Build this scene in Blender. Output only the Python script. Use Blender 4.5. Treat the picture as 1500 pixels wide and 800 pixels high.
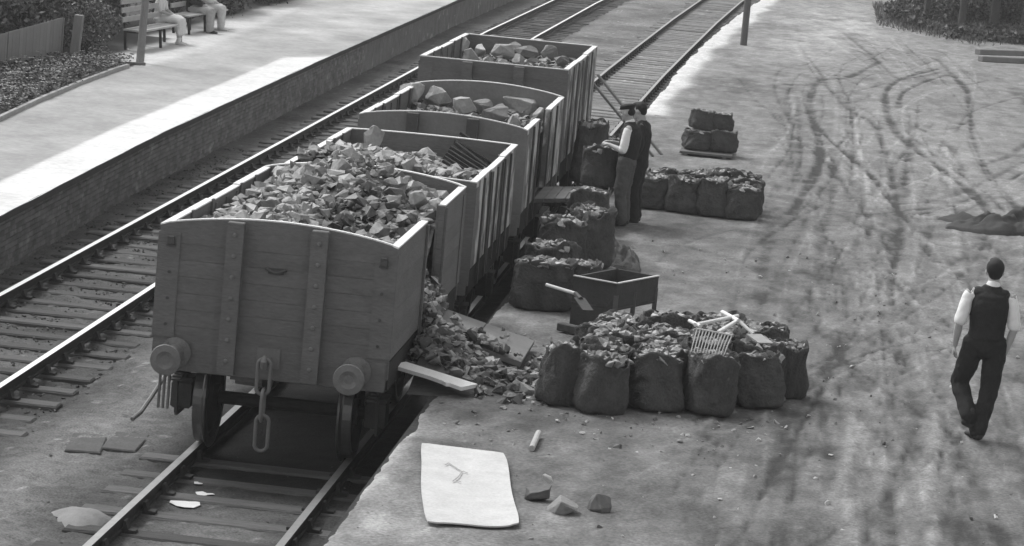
import bpy, bmesh, math, random
import numpy as np
from mathutils import Vector, Matrix, noise as mnoise

# ---------------------------------------------------------------- clear
for o in list(bpy.data.objects): bpy.data.objects.remove(o)
scene = bpy.context.scene
COL = scene.collection

# ---------------------------------------------------------------- camera
CP = np.array([4.853, -28.414, 6.270]); YAW, PITCH, ROLL, F = 0.0952, 0.1505, 0.0900, 4353.3
cy, sy, cp, sp = math.cos(YAW), math.sin(YAW), math.cos(PITCH), math.sin(PITCH)
FWD = np.array([-sy*cp, cy*cp, -sp]); R0 = np.array([cy, sy, 0.0]); U0 = np.cross(R0, FWD)
RT = R0*math.cos(ROLL) + U0*math.sin(ROLL); UP = -R0*math.sin(ROLL) + U0*math.cos(ROLL)
cam = bpy.data.cameras.new("camera"); cam_o = bpy.data.objects.new("camera", cam); COL.objects.link(cam_o)
M = Matrix(((RT[0], UP[0], -FWD[0], CP[0]), (RT[1], UP[1], -FWD[1], CP[1]), (RT[2], UP[2], -FWD[2], CP[2]), (0, 0, 0, 1)))
cam_o.matrix_world = M
cam.sensor_width = 36; cam.lens = F/1500*36; cam.clip_end = 3000; cam.clip_start = 0.5
scene.camera = cam_o

# ---------------------------------------------------------------- light
SUN_EL, SUN_AZ = math.radians(55), math.radians(-58)      # azimuth from +Y, clockwise: sun stands far left, behind the train
world = bpy.data.worlds.new("World"); scene.world = world; world.use_nodes = True
wn = world.node_tree; wn.nodes.clear()
wo = wn.nodes.new("ShaderNodeOutputWorld"); bg = wn.nodes.new("ShaderNodeBackground"); sky = wn.nodes.new("ShaderNodeTexSky")
bw = wn.nodes.new("ShaderNodeRGBToBW")
sky.sky_type = 'NISHITA'; sky.sun_disc = False; sky.sun_elevation = SUN_EL; sky.sun_rotation = SUN_AZ
sky.air_density = 1.5; sky.dust_density = 4.0
wn.links.new(sky.outputs[0], bw.inputs[0]); wn.links.new(bw.outputs[0], bg.inputs[0]); bg.inputs[1].default_value = 0.15
wn.links.new(bg.outputs[0], wo.inputs[0])
sl = bpy.data.lights.new("sun", 'SUN'); sl.energy = 0.95; sl.angle = math.radians(16); sl.color = (1, 1, 1)
so = bpy.data.objects.new("sun", sl); COL.objects.link(so)
sd = Vector((math.sin(SUN_AZ)*math.cos(SUN_EL), math.cos(SUN_AZ)*math.cos(SUN_EL), math.sin(SUN_EL)))
so.rotation_euler = sd.to_track_quat('Z', 'Y').to_euler()
scene.view_settings.view_transform = 'Standard'; scene.view_settings.look = 'None'
scene.view_settings.exposure = 0.5; scene.view_settings.gamma = 1; scene.view_settings.use_curve_mapping = False
scene.render.engine = 'CYCLES'
scene.cycles.pixel_filter_type = 'GAUSSIAN'; scene.cycles.filter_width = 1.7

# ---------------------------------------------------------------- helpers
def at(px, py, z):
    """point of the height z seen at a photo pixel (1500 wide)"""
    d = FWD + RT*(px-750)/F - UP*(py-400)/F
    t = (z-CP[2])/d[2]; P = CP + d*t
    return Vector(P)
def aty(px, py, y):
    d = FWD + RT*(px-750)/F - UP*(py-400)/F
    t = (y-CP[1])/d[1]; return Vector(CP+d*t)

def tag(o, label=None, cat=None, group=None, kind=None):
    if label: o['label'] = label
    if cat: o['category'] = cat
    if group: o['group'] = group
    if kind: o['kind'] = kind
    return o
def empty(name, loc, rz=0, **k):
    o = bpy.data.objects.new(name, None); COL.objects.link(o); o.location = loc; o.rotation_euler = (0, 0, rz)
    o.empty_display_size = .2
    return tag(o, **k)

MATS = {}
def mat(name, v=.3, rough=.85, var=.25, scale=6, bump=.3, metal=0, stretch=(1, 1, 1), attr=None, v2=None, streak=None, spec=.3, bscale=None, fine=.5):
    """grey procedural material: two noise layers vary the value, a third bumps it"""
    if name in MATS: return MATS[name]
    m = bpy.data.materials.new(name); m.use_nodes = True; nt = m.node_tree; n = nt.nodes; L = nt.links
    b = n["Principled BSDF"]; b.inputs["Roughness"].default_value = rough; b.inputs["Metallic"].default_value = metal
    b.inputs["Specular IOR Level"].default_value = spec
    tc = n.new("ShaderNodeTexCoord"); mp = n.new("ShaderNodeMapping"); mp.inputs["Scale"].default_value = stretch
    L.new(tc.outputs["Object"], mp.inputs[0])
    t1 = n.new("ShaderNodeTexNoise"); t1.inputs["Scale"].default_value = scale; t1.inputs["Detail"].default_value = 6; t1.inputs["Roughness"].default_value = .65
    t2 = n.new("ShaderNodeTexNoise"); t2.inputs["Scale"].default_value = scale*9; t2.inputs["Detail"].default_value = 4
    L.new(mp.outputs[0], t1.inputs[0]); L.new(mp.outputs[0], t2.inputs[0])
    def mth(op, a, bb, clamp=False):
        k = n.new("ShaderNodeMath"); k.operation = op; k.use_clamp = clamp
        for i, s in enumerate((a, bb)):
            if isinstance(s, (int, float)): k.inputs[i].default_value = s
            elif s is not None: L.new(s, k.inputs[i])
        return k.outputs[0]
    # value = v * (1 + var*(2.4*(n1-.5)*... ))
    a = mth('SUBTRACT', t1.outputs[0], .5); a = mth('MULTIPLY', a, 3.2*var)
    c = mth('SUBTRACT', t2.outputs[0], .5); c = mth('MULTIPLY', c, 3.2*var*fine)
    s = mth('ADD', a, c); s = mth('ADD', s, 1.0); s = mth('MAXIMUM', s, .12)
    if attr:
        at_ = n.new("ShaderNodeAttribute"); at_.attribute_name = attr
        s = mth('MULTIPLY', s, at_.outputs["Fac"])
    val = mth('MULTIPLY', s, v)
    if streak:      # weathered paint patches: (value, threshold, scale vector)
        mp2 = n.new("ShaderNodeMapping"); mp2.inputs["Scale"].default_value = streak[2]; L.new(tc.outputs["Object"], mp2.inputs[0])
        t4 = n.new("ShaderNodeTexNoise"); t4.inputs["Scale"].default_value = 1; t4.inputs["Detail"].default_value = 5; t4.inputs["Roughness"].default_value = .6
        L.new(mp2.outputs[0], t4.inputs[0])
        f = mth('SUBTRACT', t4.outputs[0], streak[1]); f = mth('MULTIPLY', f, 9, True)
        g = mth('SUBTRACT', streak[0], val); g = mth('MULTIPLY', g, f); val = mth('ADD', val, g)
    val = mth('MINIMUM', val, .9)
    cb = n.new("ShaderNodeCombineColor")
    for i in range(3): L.new(val, cb.inputs[i])
    L.new(cb.outputs[0], b.inputs["Base Color"])
    if bump:
        t3 = n.new("ShaderNodeTexNoise"); t3.inputs["Scale"].default_value = bscale or scale*5; t3.inputs["Detail"].default_value = 5
        L.new(mp.outputs[0], t3.inputs[0])
        bp = n.new("ShaderNodeBump"); bp.inputs["Strength"].default_value = bump; bp.inputs["Distance"].default_value = .02
        L.new(t3.outputs[0], bp.inputs["Height"]); L.new(bp.outputs[0], b.inputs["Normal"])
    MATS[name] = m; return m

class MB:
    def __init__(s): s.v = []; s.f = []; s.mi = []; s.sh = []; s.shade = 1.0; s.m = 0
    def add(s, vs, fs, m=None):
        o = len(s.v); s.v += [tuple(p) for p in vs]; s.f += [tuple(i+o for i in f) for f in fs]
        s.mi += [s.m if m is None else m]*len(fs); s.sh += [s.shade]*len(vs)
    def box(s, a, b, M=None, bev=0):
        x0, y0, z0 = a; x1, y1, z1 = b
        if x0 > x1: x0, x1 = x1, x0
        if y0 > y1: y0, y1 = y1, y0
        if z0 > z1: z0, z1 = z1, z0
        if bev:
            e = min(bev, .45*min(x1-x0, y1-y0, z1-z0))
            vs = []
            for z, k in ((z0, e), (z0+e, 0), (z1-e, 0), (z1, e)):
                q = e if k == 0 else e
                if k: vs += [(x0+e, y0+e, z), (x1-e, y0+e, z), (x1-e, y1-e, z), (x0+e, y1-e, z)]
                else: vs += [(x0+0, y0+0, z), (x1, y0, z), (x1, y1, z), (x0, y1, z)]
            fs = [(3, 2, 1, 0), (12, 13, 14, 15)]
            for r in range(3):
                for i in range(4): fs.append((r*4+i, r*4+(i+1) % 4, r*4+4+(i+1) % 4, r*4+4+i))
        else:
            vs = [(x0, y0, z0), (x1, y0, z0), (x1, y1, z0), (x0, y1, z0), (x0, y0, z1), (x1, y0, z1), (x1, y1, z1), (x0, y1, z1)]
            fs = [(3, 2, 1, 0), (4, 5, 6, 7), (0, 1, 5, 4), (1, 2, 6, 5), (2, 3, 7, 6), (3, 0, 4, 7)]
        if M is not None: vs = [M @ Vector(p) for p in vs]
        s.add(vs, fs); return s
    def bar(s, p, q, w, h=None, up=(0, 0, 1), bev=0):
        p, q = Vector(p), Vector(q); h = h or w; d = q-p; L = d.length; d.normalize()
        u = Vector(up)
        if abs(d.dot(u)) > .98: u = Vector((1, 0, 0))
        x = d.cross(u).normalized(); z = x.cross(d)
        Mx = Matrix((x, d, z)).transposed().to_4x4(); Mx.translation = p
        return s.box((-w/2, 0, -h/2), (w/2, L, h/2), Mx, bev)
    def tube(s, pts, rad, seg=10, closed=False, caps=True):
        pts = [Vector(p) for p in pts]; n = len(pts)
        if not hasattr(rad, '__len__'): rad = [rad]*n
        o = []; prev = None
        for i, p in enumerate(pts):
            a = pts[i-1] if (i > 0 or closed) else p; b = pts[(i+1) % n] if (i < n-1 or closed) else p
            t = (b-a).normalized()
            if prev is None:
                prev = t.orthogonal().normalized()
            x = (prev - t*prev.dot(t)).normalized(); prev = x; y = t.cross(x)
            for k in range(seg):
                c = 2*math.pi*k/seg; o.append(p + (x*math.cos(c)+y*math.sin(c))*rad[i])
        fs = []
        for i in range(n if closed else n-1):
            j = (i+1) % n
            for k in range(seg): fs.append((i*seg+k, i*seg+(k+1) % seg, j*seg+(k+1) % seg, j*seg+k))
        if caps and not closed: fs += [tuple(range(seg))[::-1], tuple((n-1)*seg+k for k in range(seg))]
        s.add(o, fs); return s
    def lathe(s, prof, seg=24, M=None):
        """prof: (r, h) pairs about local Z"""
        vs = []; fs = []; n = len(prof)
        for r, h in prof:
            for k in range(seg):
                c = 2*math.pi*k/seg; vs.append(Vector((r*math.cos(c), r*math.sin(c), h)))
        for i in range(n-1):
            for k in range(seg): fs.append((i*seg+k, i*seg+(k+1) % seg, (i+1)*seg+(k+1) % seg, (i+1)*seg+k))
        fs += [tuple(range(seg))[::-1], tuple((n-1)*seg+k for k in range(seg))]
        if M is not None: vs = [M @ p for p in vs]
        s.add(vs, fs); return s
    def build(s, name, m, parent=None, smooth=False, loc=None):
        me = bpy.data.meshes.new(name); me.from_pydata(s.v, [], s.f)
        for x in (m if isinstance(m, (list, tuple)) else [m]): me.materials.append(x)
        me.polygons.foreach_set("material_index", s.mi)
        if smooth: me.polygons.foreach_set("use_smooth", [True]*len(s.f))
        a = me.attributes.new("shade", 'FLOAT', 'POINT'); a.data.foreach_set("value", s.sh)
        me.update()
        o = bpy.data.objects.new(name, me); COL.objects.link(o)
        if parent is not None: o.parent = parent
        if loc is not None: o.location = loc
        return o

RX = Matrix.Rotation(math.radians(-90), 4, 'X')      # local Z -> +Y
def axis_y(p, sgn=1):
    Mx = Matrix.Rotation(math.radians(-90*sgn), 4, 'X'); Mx.translation = Vector(p); return Mx
def axis_x(p):
    Mx = Matrix.Rotation(math.radians(90), 4, 'Y'); Mx.translation = Vector(p); return Mx

# value noise (numpy)
_rs = np.random.RandomState(11); _T = _rs.rand(512, 512)
def vn(x, y, s=1.0, seed=0):
    x = np.asarray(x)*s + seed*17.3 + 100; y = np.asarray(y)*s + seed*9.1 + 100
    xi = np.floor(x).astype(int); yi = np.floor(y).astype(int); fx = x-xi; fy = y-yi
    fx = fx*fx*(3-2*fx); fy = fy*fy*(3-2*fy)
    g = lambda a, b: _T[a % 512, b % 512]
    return (g(xi, yi)*(1-fx)+g(xi+1, yi)*fx)*(1-fy) + (g(xi, yi+1)*(1-fx)+g(xi+1, yi+1)*fx)*fy - .5
def fbm(x, y, s=1.0, seed=0, o=4):
    r = 0; a = 1
    for i in range(o): r = r + a*vn(x, y, s*2**i, seed+i); a *= .55
    return r

ICO = {}
def ico(n):
    if n not in ICO:
        bm = bmesh.new(); bmesh.ops.create_icosphere(bm, subdivisions=n, radius=1)
        ICO[n] = (np.array([v.co[:] for v in bm.verts]), [tuple(v.index for v in f.verts) for f in bm.faces]); bm.free()
    return ICO[n]
HULLS = {}
def hull(kind, k):
    """angular broken lump: convex hull of a few points, kind 0 = coal, 1 = boulder (edges chipped)"""
    key = (kind, k)
    if key not in HULLS:
        r = np.random.RandomState(1000*kind+k); bm = bmesh.new(); n = r.randint(9, 14) if kind == 0 else r.randint(11, 17)
        P = r.normal(size=(n, 3)); P /= np.linalg.norm(P, axis=1)[:, None]; P *= r.uniform(.82, 1.08, (n, 1))
        for p in P: bm.verts.new(p)
        g = bmesh.ops.convex_hull(bm, input=bm.verts)
        junk = [v for v in bm.verts if not v.link_faces]; bmesh.ops.delete(bm, geom=junk, context='VERTS')
        if kind == 1:
            bmesh.ops.bevel(bm, geom=list(bm.edges), offset=.035, segments=1, affect='EDGES', clamp_overlap=True)
            bmesh.ops.triangulate(bm, faces=bm.faces); bmesh.ops.subdivide_edges(bm, edges=list(bm.edges), cuts=1)
            for v in bm.verts: v.co += Vector(mnoise.noise_vector(v.co*2.2+Vector((k, 0, 0))))*.10 + Vector(mnoise.noise_vector(v.co*6))*.03
        bm.normal_update(); bm.verts.index_update()
        HULLS[key] = (np.array([v.co[:] for v in bm.verts]), [tuple(v.index for v in f.verts) for f in bm.faces]); bm.free()
    return HULLS[key]
def rock(mb, c, size, rs, sub=2, flat=1.0, cuts=9, shade=1.0, jag=.06):
    V, Fc = hull(1 if sub == 3 else 0, int(rs.randint(48)))
    sc = np.array([1, rs.uniform(.6, .95), rs.uniform(.45, .8)*flat])*size
    V = V*sc
    q = Matrix.Rotation(rs.uniform(0, 6.28), 3, 'Z') @ Matrix.Rotation(rs.normal()*.45, 3, 'X') @ Matrix.Rotation(rs.normal()*.45, 3, 'Y')
    V = V@np.array(q).T + np.array(c)
    old = mb.shade; mb.shade = shade; mb.add(V.tolist(), Fc); mb.shade = old

def grid_obj(name, xs, ys, zf, shade, m, parent=None, smooth=True):
    X, Y = np.meshgrid(xs, ys); Z = zf(X, Y) if callable(zf) else np.full_like(X, zf)
    nx, ny = len(xs), len(ys)
    me = bpy.data.meshes.new(name)
    v = np.stack([X, Y, Z], -1).reshape(-1, 3)
    i = (np.arange(ny-1)[:, None]*nx + np.arange(nx-1)[None, :]).reshape(-1)
    f = np.stack([i, i+1, i+nx+1, i+nx], -1)
    me.vertices.add(len(v)); me.vertices.foreach_set("co", v.ravel())
    me.loops.add(f.size); me.loops.foreach_set("vertex_index", f.ravel())
    me.polygons.add(len(f)); me.polygons.foreach_set("loop_start", np.arange(0, f.size, 4)); me.polygons.foreach_set("loop_total", np.full(len(f), 4))
    me.polygons.foreach_set("use_smooth", np.ones(len(f), bool) if smooth else np.zeros(len(f), bool))
    a = me.attributes.new("shade", 'FLOAT', 'POINT'); a.data.foreach_set("value", shade(X, Y).astype(np.float32).ravel())
    me.update(calc_edges=True); me.validate(); me.materials.append(m)
    o = bpy.data.objects.new(name, me); COL.objects.link(o)
    if parent: o.parent = parent
    return o

def itp(tab, y):
    t = np.array(tab, float); return np.interp(y, t[:, 0], t[:, 1])
SIDING = [(-30, 0), (30, 0), (41, .07), (50, .15), (60, .3), (75, .55), (90, .9), (130, 2.6), (200, 8)]
MAIN = [(-30, -3.9), (0, -3.96), (8, -4.0), (45, -4.22), (60, -4.24), (80, -4.05), (95, -3.7), (130, -2.4), (200, 3)]
EDGE = [(-30, -5.08), (0, -5.13), (8.4, -5.37), (20, -5.78), (37, -6.05), (63, -6.33), (85, -6.2), (110, -5.4), (150, -3)]
DOCK = [(-30, 1.57), (30, 1.57), (41, 1.62), (50, 1.75), (60, 1.98), (68, 2.25), (80, 2.75), (90, 3.3), (130, 5), (200, 11)]
ZY = .80      # yard level
ZP = .65      # passenger platform level

# ================================================================ THE SETTING
# ---- ground, one sheet to the horizon
M_cinder = mat('cinder_ballast', .085, .95, .55, 5, .8, attr='shade', bscale=40, fine=1.1)
xs = np.concatenate([[-600, -200, -60, -20], np.arange(-7, 1.7, .05), [3, 20, 60, 200, 600]])
ys = np.concatenate([[-200, -60, -20], np.arange(-9, 40, .09), np.arange(40, 110, .3), [130, 200, 400, 1200]])
def ground_z(X, Y):
    m = itp(MAIN, Y); s = itp(SIDING, Y)
    z = np.full_like(X, -.222)
    z = z + .055*np.clip((X-(m+1.25))/.5, 0, 1)                      # rises to the cess between the tracks
    n = fbm(X, Y, 2.2, 1)*.035 + vn(X, Y, 13, 5)*.028 + vn(X, Y, 23, 8)*.012
    ins = np.clip(1-np.abs(X-s)/.72, 0, 1) > 0
    n = np.where(ins, n*.45, n)
    far = (X < -7) | (X > 1.7) | (Y > 110)
    return z + np.where(far, -.05, n)
def ground_shade(X, Y):
    m = itp(MAIN, Y); s = itp(SIDING, Y)
    a = 1.0 + fbm(X, Y, .8, 3)*.7
    cess = np.exp(-((X-(s-1.95+.1*np.sin(Y)))/.45)**2)
    a = a + cess*1.0*np.clip(1-(Y-2)/6, 0, 1)
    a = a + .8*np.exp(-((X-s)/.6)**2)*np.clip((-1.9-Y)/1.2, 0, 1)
    a = a - .35*np.exp(-((X-s)/.55)**2)*np.clip(1-np.abs(Y+1)/1.2, 0, 1)  # shade at the near wagon's end, darkened into the ground colour
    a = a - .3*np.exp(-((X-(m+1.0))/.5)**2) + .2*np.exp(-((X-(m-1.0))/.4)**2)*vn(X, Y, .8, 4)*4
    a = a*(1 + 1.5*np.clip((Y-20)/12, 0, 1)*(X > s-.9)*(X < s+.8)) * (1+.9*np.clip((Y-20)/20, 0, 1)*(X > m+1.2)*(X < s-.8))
    a = np.where(vn(X, Y, 17, 40) > .44, a*2.2, a); a = a*(1-.9*np.clip((Y+1.9)/.9, 0, 1)*np.clip((24-Y)/2, 0, 1)*np.exp(-(np.maximum(np.abs(X-s)-.85, 0)/.3)**2))  # pale specks; then the shade under the wagons, painted into the ground colour
    return np.clip(a, .12, 6)
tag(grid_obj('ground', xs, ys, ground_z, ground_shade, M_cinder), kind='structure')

# ---- the goods yard: coal-dusted beaten earth
M_yard = mat('yard_earth', .148, .95, .25, 3.2, .95, attr='shade', bscale=26, fine=1.7)
crop = lambda L: [at(1150+.475*x, .475*y, ZY) for x, y in L]
TR = [(crop(c), w, d) for c, w, d in [
    ([(290, 190), (200, 235), (110, 250), (78, 300), (80, 350), (105, 430), (100, 520), (60, 590), (20, 660)], .16, -.55),
    ([(95, 385), (165, 455), (250, 525), (330, 620), (400, 710), (470, 810)], .11, -.6),
    ([(480, 210), (380, 235), (320, 270), (310, 320), (335, 395), (390, 450), (470, 510), (560, 580), (640, 665)], .17, -.6),
    ([(350, 330), (370, 280), (470, 240), (520, 235), (565, 290), (575, 420), (610, 510), (680, 600), (750, 670)], .15, -.55),
    ([(380, 470), (375, 560), (350, 640), (335, 800)], .22, -.4),
    ([(120, 250), (190, 330), (270, 380), (305, 460), (330, 560), (345, 650)], .12, -.38),
    ([(180, 100), (290, 190), (345, 240), (420, 235), (500, 215)], .14, -.35),
    ([(220, 120), (340, 155), (460, 180), (500, 215), (540, 260)], .16, -.4),
    ([(330, 625), (440, 622), (560, 585), (737, 500)], .13, -.3),
    ([(0, 120), (200, 150), (290, 190)], .14, -.3),
    ([(210, 330), (200, 400), (150, 480), (148, 600), (115, 720), (110, 800)], .12, -.35),
    ([(330, 380), (430, 400), (520, 395), (570, 370)], .10, -.3),
    ([(400, 390), (500, 440), (545, 520), (540, 560)], .14, -.35),
    ([(610, 510), (690, 480), (760, 430)], .14, -.35),
    ([(180, 430), (120, 490), (60, 560)], .1, -.25),
    ([(140, 640), (250, 660), (360, 650), (480, 640)], .1, -.28),
    ([(660, 240), (700, 270), (760, 330)], .3, -.3),
    ([(220, 800), (230, 740), (300, 690)], .14, -.25),
    ([(0, 260), (100, 262)], .3, -.5),
    ([(40, 300), (45, 420), (40, 560)], .1, -.25),
    ([(500, 620), (560, 690), (640, 760), (700, 830)], .12, -.25)]]
pxl = lambda L: [at(x, y, ZY) for x, y in L]
TR += [(pxl(c), w, d) for c, w, d in [
    ([(1130, 330), (1115, 420), (1128, 520), (1150, 620), (1135, 700), (1120, 820)], .14, -.2),
    ([(1310, 380), (1300, 470), (1330, 560), (1340, 640), (1300, 730), (1310, 820)], .14, -.25),
    ([(1220, 360), (1240, 470), (1200, 560), (1215, 680), (1180, 820)], .10, -.25),
    ([(1400, 640), (1440, 720), (1480, 820)], .13, -.3),
    ([(1250, 600), (1240, 700), (1255, 820)], .10, .4),
    ([(1375, 600), (1360, 700), (1370, 820)], .12, .38),
    ([(1290, 650), (1270, 740), (1280, 820)], .09, -.3),
    ([(1090, 680), (1080, 760), (1095, 820)], .09, .3),
    ([(1180, 400), (1290, 440), (1400, 520), (1500, 560)], .12, -.16),
    ([(1000, 360), (1100, 390), (1180, 470), (1280, 500), (1420, 600)], .16, -.16),
    ([(1190, 545), (1240, 600), (1300, 680)], .16, .25),
    ([(1180, 420), (1230, 520), (1290, 590), (1400, 720)], .10, -.2),
    ([(1350, 400), (1320, 500), (1370, 600), (1420, 690)], .10, -.2)]]
PATCH = [(P.x, P.y, rx, ry, d*(.42 if d < 0 else .85)) for P, rx, ry, d in [
    (at(1060, 630, ZY), 1.1, 2.0, -.42), (at(900, 650, ZY), .7, 1.4, -.18), (at(1230, 560, ZY), .35, 2.6, -.35), (at(960, 560, ZY), 1.2, 2.2, -.2),
    (at(960, 340, ZY), .7, 3.5, -.35), (at(1150, 350, ZY), .6, 5, -.42), (at(1100, 120, ZY), 1.0, 2.4, -.45), (at(1060, 145, ZY), 1.0, 4, -.3),
    (at(1450, 780, ZY), .6, 2.5, -.2), (at(640, 600, ZY), .35, 1.2, .45), (at(520, 770, ZY), .25, 2.5, .75), (at(560, 690, ZY), .12, 1.6, .6), (at(600, 780, ZY), .4, 1.0, .3),
    (at(740, 470, ZY), .25, 1.3, .6), (at(950, 400, ZY), .6, 2.5, .05), (at(1260, 690, ZY), .5, 1.6, .2), (at(1240, 30, ZY), 1.8, 9, .6),
    (at(1180, 60, ZY), 1.4, 8, .35), (at(1350, 200, ZY), 1.8, 7, .35), (at(1440, 280, ZY), 1.0, 6, .3), (at(1030, 95, ZY), 1.0, 3, .1), (at(1040, 720, ZY), .8, .6, -.2),
    (at(1000, 770, ZY), .9, .8, -.15), (at(1330, 420, ZY), 1.2, 4, .15), (at(990, 185, ZY), .8, 4, .1), (at(1120, 210, ZY), .7, 4, .18), (at(690, 790, ZY), .5, .8, .15)]]
_r = np.random.RandomState(19)
for k in range(34):
    cx, cy_ = _r.uniform(3.5, 9), _r.uniform(8, 46); rr = _r.uniform(1.0, 3.2); a0 = _r.uniform(0, 6.28); L = []
    for q in range(6): a0 += _r.uniform(.1, .4); L.append(Vector((cx+rr*math.cos(a0), cy_+rr*2.2*math.sin(a0), ZY)))
    TR.append((L, _r.uniform(.05, .09), _r.uniform(-.32, -.1) if k % 3 else .25))
for k in range(54):
    L, w, d = TR[_r.randint(0, 11)]; c = L[len(L)//2]; dx, dy = _r.normal()*1.0, _r.normal()*4.5; q = _r.uniform(.75, 1.25); an = _r.normal()*.10
    TR.append(([Vector((c.x+dx+((p.x-c.x)*math.cos(an)-(p.y-c.y)*.18*math.sin(an))*q, c.y+dy+((p.y-c.y)+(p.x-c.x)*2*math.sin(an))*q, ZY)) for p in L], _r.uniform(.045, .085), [.30, -.33, -.25, .22][k % 4]))
for k in range(44):      # long sweeps from the far yard down to the foreground
    x0, x1 = _r.uniform(4.2, 8.5), _r.uniform(3.6, 7.6); am = _r.normal()*.7; y0_, y1_ = _r.uniform(8, 40), _r.uniform(-9, 2)
    TR.append(([Vector((x0+(x1-x0)*t+am*math.sin(math.pi*t), y0_+(y1_-y0_)*t, ZY)) for t in (0, .2, .4, .6, .8, 1)], _r.uniform(.035, .065), [.24, -.3, -.22][k % 3]))
def track_field(X, Y):
    D = np.zeros_like(X)
    for pts, w, d in TR:
        best = np.full(X.shape, 9.0)
        fine = []
        n = len(pts)
        for i in range(n-1):      # Catmull-Rom
            p0, p1, p2, p3 = pts[max(i-1, 0)], pts[i], pts[i+1], pts[min(i+2, n-1)]
            for k in range(6):
                t = k/6; fine.append(.5*((2*p1)+(p2-p0)*t+(2*p0-5*p1+4*p2-p3)*t*t+(3*p1-p0-3*p2+p3)*t**3))
        fine.append(pts[-1])
        for a, b in zip(fine[:-1], fine[1:]):
            m = (X > min(a.x, b.x)-1) & (X < max(a.x, b.x)+1) & (Y > min(a.y, b.y)-1) & (Y < max(a.y, b.y)+1)
            if not m.any(): continue
            dx, dy = b.x-a.x, b.y-a.y; l2 = dx*dx+dy*dy+1e-9
            xx, yy = X[m], Y[m]; t = np.clip(((xx-a.x)*dx+(yy-a.y)*dy)/l2, 0, 1)
            q = np.hypot(xx-a.x-t*dx, yy-a.y-t*dy); best[m] = np.minimum(best[m], q)
        ww = w*(.62+.5*vn(X, Y, .7, 7))
        D += d*(1.45 if w > .095 else 1.3)*np.exp(-(best/(ww*.85))**4)*(.8+.95*fbm(X, Y, 2.6, 12, 3))
    return D
_tf = {}
def yard_shade(X, Y):
    a = 1.0 + fbm(X*.8, Y*.45, .8, 20)*.26 + fbm(X, Y*.5, 3.4, 27, 4)*.45*(1-.45*np.clip((Y-10)/20, 0, 1))
    a = a + .07*np.tanh(7*fbm(X, Y*.42, 2.2, 35, 5)) + .12*np.tanh(9*fbm(X*.9, Y*.35, 5.5, 37, 4))
    st = np.clip((1.5-Y)/3, 0, 1)*np.clip((X-3.2)/1.5, 0, 1); a = a + fbm(X*2.1, Y*.33, 1.5, 29, 3)*.38*st
    for x, y, rx, ry, d in PATCH: a = a + d*np.exp(-((X-x)/rx)**2-((Y-y)/ry)**2)*np.clip(1+1.9*fbm(X, Y*.4, 1.9, 33, 5), .1, 1.9)
    a = a + _tf['f']
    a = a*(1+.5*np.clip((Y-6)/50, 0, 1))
    e = itp(DOCK, Y); q = X-e
    a = a + .55*np.exp(-(q/.06)**2)*(1+1.6*vn(X*6, Y, 3, 50)) * (Y < 8)
    w = .36+.28*np.clip((Y-35)/30, 0, 1)                                    # whitewashed far edge of the dock
    strip = 1/(1+np.exp((q-w-.16*vn(X, Y, .6, 52)*2)/.06)) * np.clip((Y-29.6)/.8, 0, 1)*(vn(X, Y*.5, 2, 51) > -.47)
    a = a*(1-strip)+4.1*strip
    sp = np.exp(-((X-1.72)/.16)**2-((Y-24.5)/1.6)**2); a = a*(1-sp)+3.4*sp
    # worn dusty stones at random
    a = a*(1+.30*vn(X, Y*.6, 15, 61)); a = np.where(vn(X, Y, 16, 60) > .45, a*1.35, a)
    return np.clip(a, .3, 4.7)
def yard_z(X, Y):
    _tf['f'] = track_field(X, Y)
    n = fbm(X, Y, .9, 41)*.022 + vn(X*2, Y, 7, 44)*.008
    z = ZY + n + np.clip(_tf['f'], -1, .6)*.028 + vn(X, Y*.8, 11, 46)*.010*np.clip((20-Y)/10, 0, 1)
    e = itp(DOCK, Y)
    return z - .02*np.exp(-((X-e)/.05)**2)
u = np.concatenate([np.arange(0, 9.6, .045), np.arange(9.6, 20, .25), [24, 40, 80, 200, 500]])
ys2 = np.concatenate([[-60, -20], np.arange(-9, 30, .075), np.arange(30, 100, .2), [110, 150, 300, 1200]])
def grid_follow(name, u, ys, base, zf, shade, m, sgn=1):
    o = grid_obj(name, u, ys, lambda X, Y: zf(itp(base, Y)+sgn*X, Y), lambda X, Y: shade(itp(base, Y)+sgn*X, Y), m)
    me = o.data; c = np.empty(len(me.vertices)*3, np.float32); me.vertices.foreach_get("co", c); c = c.reshape(-1, 3)
    c[:, 0] = itp(base, c[:, 1]) + sgn*c[:, 0]; me.vertices.foreach_set("co", c.ravel())
    if sgn < 0: me.flip_normals()
    me.update(); return o
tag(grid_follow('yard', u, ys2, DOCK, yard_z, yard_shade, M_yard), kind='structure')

# ---- dock wall below the yard edge
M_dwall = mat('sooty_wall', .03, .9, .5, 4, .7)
mb = MB(); yy = list(np.arange(-60, 130, 1.0))
def ribbon(mb, tab, dx0, z0, dx1, z1, yy, flip=False):
    vs = []; fs = []
    for y in yy: e = float(itp(tab, y)); vs += [(e+dx0, y, z0), (e+dx1, y, z1)]
    for i in range(len(yy)-1):
        f = (2*i, 2*i+1, 2*i+3, 2*i+2); fs.append(f[::-1] if flip else f)
    mb.add(vs, fs)
ribbon(mb, DOCK, .03, -.5, .0, ZY-.14, yy); ribbon(mb, DOCK, 0, ZY-.14, -.03, ZY-.13, yy); ribbon(mb, DOCK, -.03, ZY-.13, -.02, ZY-.012, yy); ribbon(mb, DOCK, -.02, ZY-.012, .06, ZY+.004-.02, yy)
o = mb.build('dock_wall', M_dwall); tag(o, 'dark sooty retaining wall along the edge of the goods yard beside the wagons', 'wall')

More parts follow.
